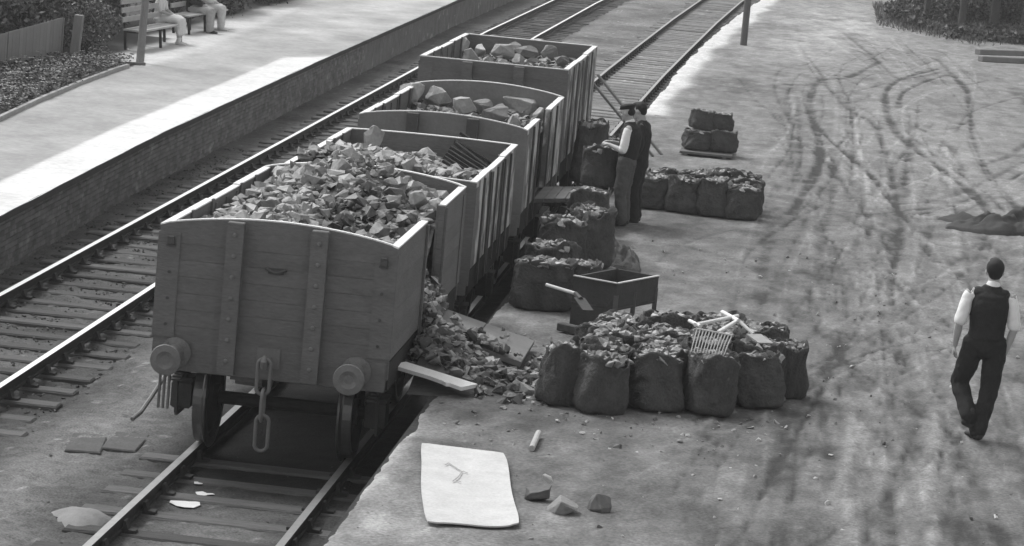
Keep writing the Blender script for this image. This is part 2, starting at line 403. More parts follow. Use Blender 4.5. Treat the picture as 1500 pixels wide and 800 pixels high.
# ---- passenger platform
M_plat = mat('platform_gravel', .37, .95, .18, 1.3, .25, attr='shade', bscale=60, fine=.9)
def plat_shade(X, Y):
    e = itp(EDGE, Y); q = e-X
    a = 1.0 + fbm(X, Y*.5, .9, 70, 4)*.34+.12*vn(X, Y*.6, 9, 72)
    a = a*(1+.18*np.clip((Y-30)/30, 0, 1))
    a = a - .12*np.exp(-((q-.3)/.5)**2)*(Y > 38)
    yend = 37.8+2.2*(q-.1)*-.9
    s = 1/(1+np.exp((q-.79-.02*vn(X, Y, 3, 3))/.015)) * 1/(1+np.exp((Y-yend)/.12))
    a = a*(1-s) + s*(1.85+.15*fbm(X*2, Y, 1.5, 71, 3))
    pb = np.interp(Y, [20, 31, 36, 57, 90], [3.2, 2.75, 2.6, 3.35, 4.2])     # paler path along the back
    p = 1/(1+np.exp(-(q-pb)/.06)) * np.clip((Y-31)/.5, 0, 1)
    a = a + p*.42
    g = 1/(1+np.exp((X+10.42+.12*vn(X, Y, 1.3, 77)-.016*(Y-40)-.62*(Y > 32.2)*(Y < 38.6))/.05))*np.clip((Y-31)/.3, 0, 1); a = a*(1-g)+.16*g
    return np.clip(a, .12, 2.1)
def plat_z(X, Y): return ZP + fbm(X, Y, .7, 75)*.012
u2 = np.concatenate([np.arange(0, 8, .07), [9, 11, 15, 25, 60, 200, 500]])
ys3 = np.concatenate([[-60, -20], np.arange(-5, 75, .12), [80, 90, 100, 120, 150, 300, 1200]])
tag(grid_follow('platform', u2, ys3, EDGE, plat_z, plat_shade, M_plat, -1), kind='structure')
M_brick = mat('sooty_brick', .12, .9, .45, 3.0, .6, stretch=(1, 1, 1), streak=(.22, .66, (1.2, 1.2, 2.2)))
M_cop = mat('dark_coping', .06, .85, .3, 3, .5)
root = empty('platform_wall', (float(itp(EDGE, 20)), 20, -.25), label='dark stained brick wall along the front of the passenger platform', cat='wall')
def rel(o, root):      # keep world coordinates after parenting
    o.parent = root; o.matrix_parent_inverse = (Matrix.Translation(root.location) @ Matrix.Rotation(root.rotation_euler.z, 4, 'Z')).inverted(); return o
# brick face with real joints
mb = MB(); rs = np.random.RandomState(3)
ribbon(mb, EDGE, -.125, -.6, -.125, ZP-.10, yy)
for c in range(11):
    z0 = -.24+c*.076
    y = 3.0+(c % 2)*.115
    while y < 60:
        L = .228
        e = float(itp(EDGE, y+.1)); d = rs.uniform(-.004, .006); mb.shade = rs.uniform(.75, 1.3)
        if y < 44: mb.box((e-.13, y, z0), (e-.108+d, y+L-.01, z0+.066))
        y += L
M_brick2 = mat('sooty_brick_face', .20, .92, .4, 2.2, .6, attr='shade', streak=(.42, .60, (1.6, 1.6, 2.6)))
mb.shade = 1
rel(mb.build('brickwork', M_brick2), root)
mb = MB(); yc = 2.0
ribbon(mb, EDGE, -.105, ZP-.105, 0, ZP-.10, yy, True); ribbon(mb, EDGE, 0, ZP-.10, .004, ZP-.012, yy); ribbon(mb, EDGE, .004, ZP-.012, -.02, ZP-.001, yy)
rel(mb.build('coping', M_cop), root)

# ---- railway tracks
M_railtop = mat('polished_rail_top', .9, .38, .04, 20, 0, metal=.55, spec=.5)
M_railtop2 = mat('dull_rail_top', .36, .5, .2, 8, .1, metal=.5)
M_railside = mat('rusty_rail_side', .05, .9, .3, 8, .4)
M_sleeper = mat('sleeper_wood', .085, .9, .4, 3, .7, stretch=(1, 6, 6), attr='shade', bscale=14)
PROF = [(-.035, 0), (.035, 0), (.035, -.035), (.012, -.045), (.012, -.112), (.035, -.12), (.035, -.145), (-.035, -.145), (-.035, -.12), (-.012, -.112), (-.012, -.045), (-.035, -.035)]
def make_rail(tab, off, root, top, y0=-14, y1=125):
    mb = MB(); ys_ = np.arange(y0, y1, .75); vs = []; n = len(PROF)
    for y in ys_:
        x = float(itp(tab, y))+off
        for a, h in PROF: vs.append((x+a, y, h))
    fs = []; mi = []
    for i in range(len(ys_)-1):
        for k in range(n):
            fs.append((i*n+k, i*n+(k+1) % n, (i+1)*n+(k+1) % n, (i+1)*n+k)); mi.append(1 if k == 0 else 0)
    mb.add(vs, fs); mb.mi = mi
    rel(mb.build('rail', [M_railside, top]), root)
M_chair = mat('rail_chair_iron', .05, .85, .3, 10, .3)
def sleeper_mb(mb, tab, y, hw, top, rs, lo=-.4):
    x = float(itp(tab, y)); mb.shade = rs.uniform(.8, 1.45)*(2.2 if (tab is SIDING and y > 20) else 1)
    mb.box((x-hw+rs.normal()*.03, y-.125, lo), (x+hw+rs.normal()*.03, y+.125, top+rs.normal()*.006), bev=.018)
def chair_mb(mb, tab, y, o, top):
    x = float(itp(tab, y))+o
    mb.add([(x+a, y+b, z) for b in (-.055, .055) for a, z in ((-.15, top+.002), (-.15, top+.03), (-.085, top+.035), (-.06, top+.11), (-.038, top+.11), (-.038, top+.035), (.038, top+.035), (.038, top+.11), (.06, top+.11), (.085, top+.035), (.15, top+.03), (.15, top+.002))],
           [tuple(range(12)), tuple(range(12, 24))[::-1]]+[(i, 12+i, 12+(i+1) % 12, (i+1) % 12) for i in range(12)])
def make_track(label, tab, top, hw, ztop, yvis, root_y, spacing=.76, chairs=True):
    root = empty('railway_track', (float(itp(tab, root_y)), root_y, -.2), label=label, cat='railway track')
    make_rail(tab, -.75, root, top); make_rail(tab, .75, root, top)
    rs = np.random.RandomState(int(abs(root_y))+5); rest = MB(); k = 0
    for y in yvis:
        if k < 98:
            mb = MB(); sleeper_mb(mb, tab, y, hw, ztop, rs); s = rel(mb.build('sleeper', M_sleeper), root)
            if chairs and k < 70:
                for o in (-.75, .75):
                    mb = MB(); chair_mb(mb, tab, y, o, ztop); c = mb.build('rail_chair', M_chair); rel(c, root); c.parent = s; c.matrix_parent_inverse = s.matrix_parent_inverse.copy() if False else Matrix.Identity(4)
        else: sleeper_mb(rest, tab, y, hw, ztop, rs)
        k += 1
    if rest.v: tag(rel(rest.build('far_sleepers', M_sleeper), root), kind='stuff')
    return root
tag(make_track('main line track with two bright polished rails beside the passenger platform', MAIN, M_railtop, 1.33, -.19, np.arange(-3, 100, .76), 5), group=None)
tag(make_track('dull railed siding track under the coal wagons, half buried in cinders', SIDING, M_railtop2, 1.3, -.150, np.concatenate([np.arange(-8.1, 0, .76), np.arange(22, 96, .76)]), 0), group=None)

# ================================================================ WAGONS
M_wood = mat('wagon_grey_paint', .155, .8, .2, 1.8, .4, stretch=(1, 1, 3), fine=.8, attr='shade', bscale=20, streak=(.21, .70, (9, 9, 14)))
M_wood_in = mat('wagon_inner_boards', .17, .9, .3, 3, .5, stretch=(1, 1, 5), attr='shade')
M_stain = mat('stained_wagon_boards', .16, .85, .3, 3, .5, attr='shade', streak=(.58, .47, (3.5, 3.5, 1.6)))
M_iron = mat('wagon_ironwork', .17, .6, .2, 6, .3, spec=.4)
M_iron_dk = mat('dark_ironwork', .075, .65, .25, 8, .3, spec=.4)
M_cap = mat('worn_capping', .78, .6, .15, 9, .3)
M_under = mat('underframe_black', .03, .8, .3, 5, .4)
M_tyre = mat('worn_wheel_tyre', .16, .38, .2, 12, .1, metal=.8)

def planked(mb, fixed, a0, a1, z0, z1f, n, axis, t=.065, rs=None, side=1):
    """n stacked planks between a0..a1 along the given axis; z1f(a) = top line"""
    h = (min(z1f(a0), z1f(a1))-z0)/n
    for i in range(n):
        zb = z0+i*h+(.0012 if i else 0); zt = z0+(i+1)*h-.0012
        mb.shade = rs.uniform(.93, 1.07); d = rs.normal()*.0018
        if i < n-1:
            if axis == 'x': mb.box((a0, fixed, zb), (a1, fixed+side*(t+d), zt), bev=.0015)
            else: mb.box((fixed, a0, zb), (fixed+side*(t+d), a1, zt), bev=.0015)
        else:
            N = 26; vs = []; fs = []
            for k in range(N+1):
                a = a0+(a1-a0)*k/N; zt2 = z1f(a)
                q = [(a, fixed, zb), (a, fixed+side*(t+d), zb), (a, fixed+side*(t+d), zt2), (a, fixed, zt2)]
                if axis == 'y': q = [(p[1], p[0], p[2]) for p in q]
                vs += q
            for k in range(N):
                for j in range(4): fs.append((4*k+j, 4*k+(j+1) % 4, 4*k+4+(j+1) % 4, 4*k+4+j))
            fs += [(3, 2, 1, 0), (4*N, 4*N+1, 4*N+2, 4*N+3)]
            mb.add(vs, fs)

def make_wagon(label, y0, y1, zs, xc, hw, arch, door, flap, post_mat, side_mat, seed, full=True, end_mat=None):
    rs = np.random.RandomState(seed); L = y1-y0; FL = 1.16; end_mat = end_mat or M_wood
    root = empty('coal_wagon', (xc, (y0+y1)/2, 0), label=label, cat='railway wagon', group='open coal wagons standing in the siding')
    def P(mb, name, m, par=None, smooth=False):
        o = mb.build(name, m, smooth=smooth); o.parent = par or root
        o.matrix_parent_inverse = Matrix.Translation(-Vector(root.location)) if par is None else Matrix.Identity(4)
        return o
    xl, xr = xc-hw, xc+hw
    zt = lambda x: zs + arch*max(0, math.sin(math.pi*min(max((x-xl)/(xr-xl), 0), 1)))**.75
    # ends
    for (ye, s) in ((y0, 1), (y1, -1)):
        mb = MB(); planked(mb, ye, xl, xr, .98, zt, 8, 'x', rs=rs, side=s); P(mb, 'end_boards', end_mat)
        mb = MB(); N = 30
        for k in range(N):
            a, b = xl+(xr-xl)*k/N, xl+(xr-xl)*(k+1)/N
            mb.bar((a, ye+s*.032, zt(a)+.008), (b+.002, ye+s*.032, zt(b)+.008), .05 if s > 0 else .075, .012)
        P(mb, 'capping_strip', M_cap)
        for sx in (-.40, .40):
            mb = MB(); zz = zt(xc+sx)
            mb.box((xc+sx-.080, ye-s*.09, .88), (xc+sx+.080, ye-s*.003, zz-.01), bev=.008)
            pst = P(mb, 'end_post', post_mat)
            for q in range(7):
                z = 1.02+q*(zz-1.15)/6
                mb = MB(); mb.lathe([(.022, 0), (.022, .014), (.012, .02)], 8, axis_y((xc+sx, ye-s*.09, z), -s)); b = P(mb, 'bolt', M_iron); b.parent = pst; b.matrix_parent_inverse = Matrix.Identity(4)
                if not full: break
        if full or s > 0:
            for sx in (-1, 1):      # corner plates
                mb = MB(); x = xl if sx < 0 else xr
                mb.box((x+sx*.012, ye-s*.012, 1.18), (x-sx*.20, ye-s*.003, zs-.06)); mb.box((x+sx*.003, ye-s*.011, 1.18), (x+sx*.012, ye+s*.20, zs-.06))
                c = P(mb, 'corner_plate', end_mat)
                if s > 0 and full:
                    mb = MB(); xx = x-sx*.115
                    mb.box((xx-.032, ye-.05, zs-.17), (xx+.032, ye-.013, zs-.09), bev=.006)
                    mb.box((xx-.045, ye-.03, zs-.19), (xx+.045, ye-.0125, zs-.17))
                    b = P(mb, 'bracket', M_iron_dk); b.parent = c; b.matrix_parent_inverse = Matrix.Identity(4)
                    for z in (1.3, 1.55, 1.8): 
                        mb = MB(); mb.lathe([(.016, 0), (.016, .012)], 8, axis_y((xx, ye-.013, z), -1)); b = P(mb, 'bolt', M_iron_dk); b.parent = c; b.matrix_parent_inverse = Matrix.Identity(4)
        # headstock
        mb = MB(); mb.box((xl+.03, ye-s*.002, .86), (xr-.03, ye+s*.13, 1.155), bev=.008)
        mb.box((xl+.02, ye-s*.02, .87), (xl+.36, ye-s*.002, 1.14)); mb.box((xr-.36, ye-s*.02, .87), (xr-.02, ye-s*.002, 1.14))
        P(mb, 'headstock', end_mat)
        for sx in (-1, 1):
            bx = xc-.03+sx*.865; ok = (s > 0) or full
            mb = MB(); mb.lathe([(.145, 0), (.145, .025), (.085, .04), (.07, .16), (.085, .24), (.06, .25)], 24, axis_y((bx, ye-s*.02, 1.04), -s))
            for a in (45, 135, 225, 315):
                ca, sa = math.cos(math.radians(a))*.115, math.sin(math.radians(a))*.115
                mb.lathe([(.018, 0), (.018, .02)], 8, axis_y((bx+ca, ye-s*.05, 1.04+sa), -s))
            bo = P(mb, 'buffer', M_iron, smooth=False)
            mb = MB(); mb.lathe([(.045, -.02), (.045, .15), (.055, .165), (.130, .18), (.148, .195), (.143, .213), (.085, .222), (.07, .212), (.045, .20)], 28, axis_y((bx, ye-s*.26, 1.04), -s))
            h = P(mb, 'buffer_head', M_iron); h.parent = bo; h.matrix_parent_inverse = Matrix.Identity(4)
        # draw hook and links
        hx = xc-.01
        mb = MB(); mb.box((hx-.11, ye-s*.02, .98), (hx+.11, ye-s*.004, 1.17)); mb.tube([(hx, ye, 1.06), (hx, ye-s*.14, 1.06), (hx, ye-s*.21, 1.03), (hx, ye-s*.24, 1.08), (hx, ye-s*.21, 1.13)], [.04, .036, .036, .03, .015], 10)
        hk = P(mb, 'draw_hook', M_iron, smooth=False)
        if s > 0:
            z = 1.10
            for q, Ln in enumerate((.34, .30, .34)):
                mb = MB(); pts = []; w = .062
                for k in range(24):
                    a = 2*math.pi*k/24; lx = math.cos(a)*w; lz = math.sin(a)*w + (Ln/2-w)*(1 if math.sin(a) > 0 else -1)
                    if q == 1: pts.append((hx+.012, ye-.19+lx, z-Ln/2+lz))
                    else: pts.append((hx+lx+.012*q, ye-.19, z-Ln/2+lz))
                mb.tube(pts, .019, 8, closed=True); l_ = P(mb, 'chain_link', M_iron, smooth=True); l_.parent = hk; l_.matrix_parent_inverse = Matrix.Identity(4)
                z -= Ln-.05
    # handle plate on the near end
    if full:
        mb = MB(); ring = [(xc-.10+.2*k/12, y0-.014-.012*math.sin(math.pi*k/12), 1.93-.035*math.sin(math.pi*k/12)) for k in range(13)]
        mb.tube(ring, .014, 8); mb.box((xc-.075, y0-.012, 1.88), (xc+.075, y0-.002, 1.935)); P(mb, 'number_plate', M_iron_dk)
    # sides: x inner faces
    d0, d1 = door
    for s in (-1, 1):
        xe = xl if s < 0 else xr
        for (a, b) in ((y0+.066, d0), (d1, y1-.066)):
            mb = MB(); planked(mb, xe, a, b, FL, lambda q: zs, 7, 'y', rs=rs, side=-s); P(mb, 'side_boards', side_mat if s > 0 else M_wood)
            mb = MB(); mb.box((xe+s*.004, a-.064 if a < d0 else a, zs), (xe-s*.075, b if a < d0 else b+.064, zs+.014)); P(mb, 'capping_strip', M_cap)
            for q in ([b-.05] if a < d0 else [a+.05])+([] if (s > 0 and full) else [(a+b)/2]):
                mb = MB(); mb.box((xe+s*.003, q-.035, .9), (xe+s*.025, q+.035, zs-.02)); mb.box((xe-s*.068, q-.04, FL), (xe-s*.09, q+.04, zs+.02)); P(mb, 'side_stanchion', post_mat)
        if s < 0 or not flap:
            mb = MB(); planked(mb, xe-s*.004, d0+.008, d1-.008, FL, lambda q: zs-.01, 7, 'y', rs=rs, side=-s); dr = P(mb, 'side_door', side_mat if s > 0 else M_wood)
            mb = MB(); mb.box((xe+s*.004, d0+.01, zs-.01), (xe-s*.07, d1-.01, zs+.002)); P(mb, 'capping_strip', M_cap)
            for q in (d0+.15, (d0+d1)/2, d1-.15):
                mb = MB(); mb.box((xe+s*.003, q-.03, 1.0), (xe+s*.02, q+.03, zs-.04)); mb.box((xe-s*.07, q-.03, FL), (xe-s*.085, q+.03, zs-.04)); h = P(mb, 'hinge_strap', post_mat); h.parent = dr; h.matrix_parent_inverse = Matrix.Identity(4)
        mb = MB(); mb.box((xe-s*.01, y0+.13, .86), (xe-s*.10, y1-.13, 1.13)); P(mb, 'sole_bar', M_under if s > 0 else M_iron_dk)
    if flap:      # the door let down over the dock
        (fx, fz), fm = flap
        v = Vector((fx-xr, 0, fz-FL)); Ld = v.length; a = math.atan2(v.z, v.x)
        Mx = Matrix.Translation((xr+.01, 0, FL-.01)) @ Matrix.Rotation(-a, 4, 'Y')
        mb = MB(); n = 2 if full else 7
        for i in range(n):
            mb.shade = rs.uniform(.85, 1.15)
            mb.box((i*Ld/n+.003, d0+.01, -.03), ((i+1)*Ld/n-.003, d1-.01, .03), Mx, .005)
        dr = P(mb, 'dropped_door', fm)
        for q in (d0+.15, d1-.15):
            mb = MB(); mb.box((0, q-.03, -.048), (Ld-.05, q+.03, -.031), Mx); h = P(mb, 'hinge_strap', M_iron_dk); h.parent = dr; h.matrix_parent_inverse = Matrix.Identity(4)
    mb = MB(); mb.box((xl+.07, y0+.07, FL-.07), (xr-.07, y1-.07, FL)); P(mb, 'floor', M_wood_in)
    # running gear
    yc = (y0+y1)/2; wb = 1.37
    for ya in (yc-wb, yc+wb):
        if full: ya = y0+.95 if ya < yc else ya
        mb = MB(); mb.tube([(xc-.03-1.0, ya, .46), (xc-.03+1.0, ya, .46)], .065, 12); P(mb, 'axle', M_under)
        for s in (-1, 1):
            mb = MB(); x = xc-.03+s*.69
            prof = [(.06, -.09), (.13, -.09), (.13, -.04), (.36, -.02), (.40, -.05), (.475, -.05), (.495, -.045), (.50, -.025), (.475, -.015), (.462, .0), (.455, .085), (.40, .085), (.36, .02), (.13, .04), (.13, .09), (.06, .09)]
            Mw = axis_x((x, ya, .46)) if s > 0 else axis_x((x, ya, .46)) @ Matrix.Rotation(math.pi, 4, 'X')
            mb.lathe(prof, 40, Mw)
            k = len(mb.f); mi = []
            for i in range(len(prof)-1): mi += [1 if i in (4, 5, 6, 7, 8, 9, 10) else 0]*40
            mb.mi = mi+[0, 0]; P(mb, 'wheel', [M_under, M_tyre])
            xa = xc-.03+s*.96
            mb = MB(); mb.box((xa-.10, ya-.13, .33), (xa+.10, ya+.13, .60), bev=.02); mb.box((xa-.11, ya-.15, .60), (xa+.11, ya+.15, .64)); ab = P(mb, 'axle_box', M_iron_dk)
            mb = MB()
            for q in range(5): w = .45-q*.075; mb.box((xa-.045, ya-w, .66+q*.02), (xa+.045, ya+w, .678+q*.02))
            sp = P(mb, 'leaf_spring', M_iron_dk)
            mb = MB()
            for t_ in (-1, 1): mb.bar((xa+s*.03, ya+t_*.16, .30), (xa+s*.03, ya+t_*.30, .87), .03, .06)
            mb.bar((xa+s*.03, ya-.16, .29), (xa+s*.03, ya+.16, .29), .03, .05); P(mb, 'axle_guard', M_iron_dk)
    if full:
        mb = MB(); mb.tube([(xl-.06, y0+2.3, .78), (xl-.08, y0+1.2, .62), (xl-.09, y0+.55, .47), (xl-.11, y0+.22, .38), (xl-.16, y0+.08, .33)], [.022]*5, 8); P(mb, 'brake_lever', M_iron)
        mb = MB(); mb.tube([(xc-.36, y0+.32, .80), (xc-.10, y0+.32, .79)], .065, 12); mb.tube([(xc-.42, y0+.32, .80), (xc-.36, y0+.32, .80)], .03, 10); P(mb, 'brake_cylinder', M_iron)
        mb = MB()
        for q in range(3): mb.box((xl+.02+q*.045, y0+.30, .42), (xl+.04+q*.045, y0+.34, .86))
        P(mb, 'door_spring', M_iron)
    return root

W1 = (-1.2, 3.95); W2 = (4.95, 9.35); W3 = (10.3, 15.6); W4 = (16.6, 22.2)
make_wagon('nearest open coal wagon, arched end with two bolted posts, buffers and hanging coupling chain', W1[0], W1[1], 2.235, .04, 1.13, .13, (.85, 2.2), ((2.22, .90), mat('weathered_door_boards', .24, .9, .15, 4, .4, attr='shade')), M_wood, M_wood, 1)
make_wagon('second open wagon from the camera, flat ends, side boards streaked with white, half emptied', W2[0], W2[1], 2.17, .06, 1.11, .02, (6.45, 7.85), None, M_iron_dk, M_stain, 2, full=False)
make_wagon('third open wagon from the camera, arched pale end with dark posts and big boulders inside', W3[0], W3[1], 2.27, .07, 1.12, .12, (11.95, 13.45), ((2.2, 1.27), M_wood_in), M_iron_dk, M_stain, 3, full=False, end_mat=mat('pale_end_boards', .20, .8, .2, 3, .35, attr='shade'))
make_wagon('farthest and tallest open wagon with square flat ends, loaded with smaller boulders', W4[0], W4[1], 2.6, -.01, 1.14, .0, (18.6, 20.1), None, M_wood, M_stain, 4, full=False)

# ---- coal loads
M_coal = mat('coal_lumps', .20, .5, .4, 5, .6, attr='shade', spec=.6, bscale=14)
M_coaldark = mat('coal_dust', .05, .9, .5, 9, .8, bscale=30)
def heap(name, x0, x1, y0, y1, hf, n, size, shadef, seed, label, group=None, sub=2):
    rs = np.random.RandomState(seed); mb = MB()
    xs_ = np.linspace(x0, x1, 46); ys_ = np.linspace(y0, y1, max(8, int((y1-y0)*14)))
    X, Y = np.meshgrid(xs_, ys_); Z = np.vectorize(hf)(X, Y) + fbm(X, Y, 4, seed)*.05-.03
    nx = len(xs_); vs = np.stack([X, Y, Z], -1).reshape(-1, 3).tolist(); fs = []
    for j in range(len(ys_)-1):
        for i in range(nx-1): a = j*nx+i; fs.append((a, a+1, a+nx+1, a+nx))
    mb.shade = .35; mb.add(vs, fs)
    for k in range(n):
        x, y = rs.uniform(x0+.04, x1-.04), rs.uniform(y0+.04, y1-.04)
        s = size(x, y, rs); x = min(max(x, x0+s*.8), x1-s*.8); y = min(max(y, y0+s*.8), y1-s*.8)
        rock(mb, (x, y, hf(x, y)+s*rs.uniform(-.1, .35)), s, rs, sub=sub, shade=shadef(x, y, rs))
    return tag(mb.build(name, M_coal), label, 'coal', group, 'stuff')
def h1(x, y):
    z = 2.07 + .09*math.exp(-((x+.3)/.9)**2) + .30*math.exp(-((y-3.9)/1.3)**2-((x+.0)/.7)**2)
    z -= .06*math.exp(-((x+1.1)/.16)**2)
    z -= .55*math.exp(-((y-1.5)/.75)**2-((x-1.15)/.55)**2) + .08*math.exp(-((y+1)/.5)**2-((x-.9)/.5)**2)
    z -= .20*math.exp(-((y-1.3)/1.1)**2-((x-.25)/.5)**2)
    return z
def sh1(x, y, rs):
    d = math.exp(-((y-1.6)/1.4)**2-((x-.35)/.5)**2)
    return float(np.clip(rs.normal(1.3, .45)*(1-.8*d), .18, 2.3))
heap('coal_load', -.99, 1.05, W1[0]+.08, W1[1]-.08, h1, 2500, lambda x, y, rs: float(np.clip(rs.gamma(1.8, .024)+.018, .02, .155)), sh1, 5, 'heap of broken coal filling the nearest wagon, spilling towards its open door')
def h2(x, y):
    t = (y-W2[0])/(W2[1]-W2[0])
    z = 2.26-.36*t - .16*max(0, (x-.1))*(.4+t) + .08*math.exp(-((x+.5)/.5)**2)*(1-t)
    return z
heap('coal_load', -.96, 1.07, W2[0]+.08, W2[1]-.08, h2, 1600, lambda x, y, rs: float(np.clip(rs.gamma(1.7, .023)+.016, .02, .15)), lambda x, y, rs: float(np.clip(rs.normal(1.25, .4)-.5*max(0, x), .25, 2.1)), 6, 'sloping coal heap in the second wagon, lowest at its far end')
rs = np.random.RandomState(21)
heap('coal_load', -.98, 1.1, W3[0]+.08, W3[1]-.08, lambda x, y: 1.98, 420, lambda x, y, rs: rs.uniform(.05, .13), lambda x, y, rs: rs.uniform(.3, 1.1), 7, 'dark small coal under the boulders in the third wagon')
heap('coal_load', -1.05, 1.05, W4[0]+.08, W4[1]-.08, lambda x, y: 2.30, 420, lambda x, y, rs: rs.uniform(.05, .13), lambda x, y, rs: rs.uniform(.3, 1.2), 8, 'small coal under the boulders in the farthest wagon')
M_block = mat('coal_block', .29, .6, .34, 3, .5, attr='shade', bscale=12)
def boulder(px, py, z, s, rs, shade, label, group, flat=1.0, cuts=8):
    p = at(px, py, z); mb = MB(); rock(mb, (0, 0, 0), s, rs, sub=3, shade=shade, cuts=cuts, jag=.012, flat=flat*1.3)
    o = mb.build('coal_boulder', M_block, loc=p); tag(o, label, 'coal lump', group); return o
B3 = [(606, 139, .23, 1.35, 'pale squarish boulder at the left side of the third wagon'),
      (645, 141, .24, 1.1, 'sloping grey boulder, second from the left in the third wagon'),
      (681, 131, .25, 1.55, 'pale domed boulder at the far middle of the third wagon'),
      (679, 155, .22, 1.2, 'flat grey boulder in front of the pale domed one, third wagon'),
      (707, 153, .20, .8, 'dark grey boulder in the middle of the third wagon'),
      (727, 134, .17, .8, 'small dark boulder near the far end of the third wagon'),
      (766, 150, .34, 1.05, 'largest wedge shaped boulder at the right of the third wagon'),
      (728, 168, .20, .75, 'low dark boulder by the near end of the third wagon'),
      (752, 178, .13, 1.4, 'small pale lump in the near right corner of the third wagon'),
      (790, 168, .16, 1.0, 'grey boulder against the right side boards of the third wagon')]
for px, py, s, sh, lb in B3: boulder(px, py, 2.15, s*1.1, rs, sh, lb, 'boulders in the third wagon')
B4 = [(676, 66, .20, 1.5, 'pale boulder at the far left corner of the farthest wagon'),
      (704, 73, .19, 1.5, 'pale rounded boulder left of centre in the farthest wagon'),
      (691, 82, .17, 1.2, 'pale flat boulder by the near left of the farthest wagon'),
      (722, 60, .20, 1.0, 'grey flat boulder at the far end of the farthest wagon'),
      (738, 76, .22, 1.15, 'tall grey boulder in the middle of the farthest wagon'),
      (757, 70, .17, .6, 'dark boulder right of centre in the farthest wagon'),
      (772, 78, .20, .55, 'blackish boulder near the middle right of the farthest wagon'),
      (790, 64, .19, 1.2, 'pale slanting boulder at the far right of the farthest wagon'),
      (808, 78, .18, .8, 'grey boulder by the right side boards of the farthest wagon'),
      (716, 88, .14, 1.1, 'small grey lump by the near end boards of the farthest wagon'),
      (760, 90, .15, .8, 'small dull lump at the near end of the farthest wagon, right of centre'),
      (822, 90, .13, .5, 'dark small lump in the near right corner of the farthest wagon')]
for px, py, s, sh, lb in B4: boulder(px, py, 2.46, s*1.08, rs, sh, lb, 'boulders in the farthest wagon')
mb = MB(); rock(mb, (0, 0, 0), .19, np.random.RandomState(4), sub=3, cuts=12, shade=1.1, jag=.012, flat=1.3); tag(mb.build('coal_boulder', M_block, loc=at(546, 203, 2.15)), 'square grey block standing on the coal at the far left of the second wagon', 'coal lump', 'single large lumps in the second wagon')
for px, py, s, sh, lb in [(567, 229, .14, 1.3, 'pale lump just right of the square grey block, second wagon'), (480, 240, .17, 1.35, 'pale lump on the crest of coal between the two nearest wagons'), (612, 292, .15, 1.0, 'grey lump at the right edge of the nearest wagon by its open door')]:
    boulder(px, py, 2.2, s, rs, sh, lb, 'single large lumps in the second wagon' if py < 235 else None)
# dark laths lying at the far right of the second wagon
M_lath = mat('dark_laths', .035, .8, .3, 8, .4); M_pale = mat('pale_stick', .55, .7, .2, 8, .3)
for k in range(9):
    a = at(652+k*3.2, 252-k*5.0, 1.96+.012*k); mb = MB(); l_ = .62
    mb.box((-l_/2, -.03, -.02), (l_/2, .03, .02), bev=.004); o = mb.build('lath', M_lath, loc=a+Vector((.22, 0, 0)))
    o.rotation_euler = (0, .42+.03*(k % 3), .1*((k*7) % 5-2)-.15); tag(o, 'dark lath in the bundle leaning in the far right corner of the second wagon', 'wood lath', 'dark laths in the second wagon')
for k, (p, q, lb) in enumerate([((596, 248), (640, 258), 'upper of two pale sticks on the coal by the dark laths'), ((612, 258), (655, 272), 'lower of two pale sticks on the coal by the dark laths')]):
    mb = MB(); mb.bar(at(*p, 1.98), at(*q, 2.0), .05, .03, bev=.005); tag(mb.build('pale_stick', M_pale), lb, 'stick')

# ---- coal spilled over the open door and on the dock
def hs(x, y):
    z = ZY-.05 + .40*math.exp(-((x-1.45)/.42)**2-((y-.45)/.75)**2) + .30*math.exp(-((x-1.25)/.4)**2-((y-1.9)/.9)**2)+.12*math.exp(-((x-2.1)/.4)**2-((y+.0)/.8)**2)
    return z
rs = np.random.RandomState(9); mb = MB()
n = 0
while n < 1500:
    x = rs.normal(1.6, .36); y = rs.normal(.75, .85)
    if x < 1.2 or x > 2.6 or y < -.75 or y > 3.0: continue
    if y < .12-.62*(x-1.15) and x < 1.95: continue
    on = (1.30 < x < 2.3 and 1.0 < y < 2.3)      # the bare patch of door board
    if on and rs.rand() < .96: continue
    s = float(np.clip(rs.gamma(1.8, .02)+.014, .016, .11)); z = hs(x, y)
    if .85 < y < 2.2 and x < 2.22: z = max(z, 1.16-.245*(x-1.17)+.06)
    rock(mb, (x, y, z+s*.2), s, rs, shade=float(np.clip(rs.normal(.62, .4), .15, 1.7))); n += 1
for k in range(330):      # tail of the spill up to the wagon floor
    x = rs.uniform(1.02, 1.27); y = rs.uniform(.9, 2.15); s = rs.uniform(.03, .09); z = 1.16+(1.5-x)*.9*rs.rand()
    rock(mb, (x, y, z), s, rs, shade=float(np.clip(rs.normal(.95, .4), .3, 1.7)))
for k in range(170):      # coal lodged against the broken plank
    t = rs.rand(); x = 1.10+.80*t; y = .10-.50*t+rs.uniform(-.02, .30); s = rs.uniform(.025, .085); rock(mb, (x, y, .88-.02*t+rs.uniform(-.03, .05)), s, rs, shade=float(np.clip(rs.normal(.6, .35), .15, 1.5)))
for k in range(150):      # fringe towards the sacks
    x = rs.uniform(2.25, 2.8); y = rs.uniform(-.6, 1.6)+.3; s = float(np.clip(rs.gamma(2.2, .016)+.01, .012, .075)); rock(mb, (x, y, ZY+s*.3), s, rs, sub=1, shade=rs.uniform(.3, 1.3))
xs_ = np.linspace(1.3, 2.7, 30); ys_ = np.linspace(-.7, 3.1, 50); vs = [(x, y, hs(x, y)-.01) for y in ys_ for x in xs_]; fs = [(j*30+i, j*30+i+1, (j+1)*30+i+1, (j+1)*30+i) for j in range(49) for i in range(29)]
mb.shade = .3; mb.add(vs, fs)
tag(mb.build('coal_spill', M_coal), 'coal spilled over the lowered door of the nearest wagon onto the dock', 'coal', None, 'stuff')
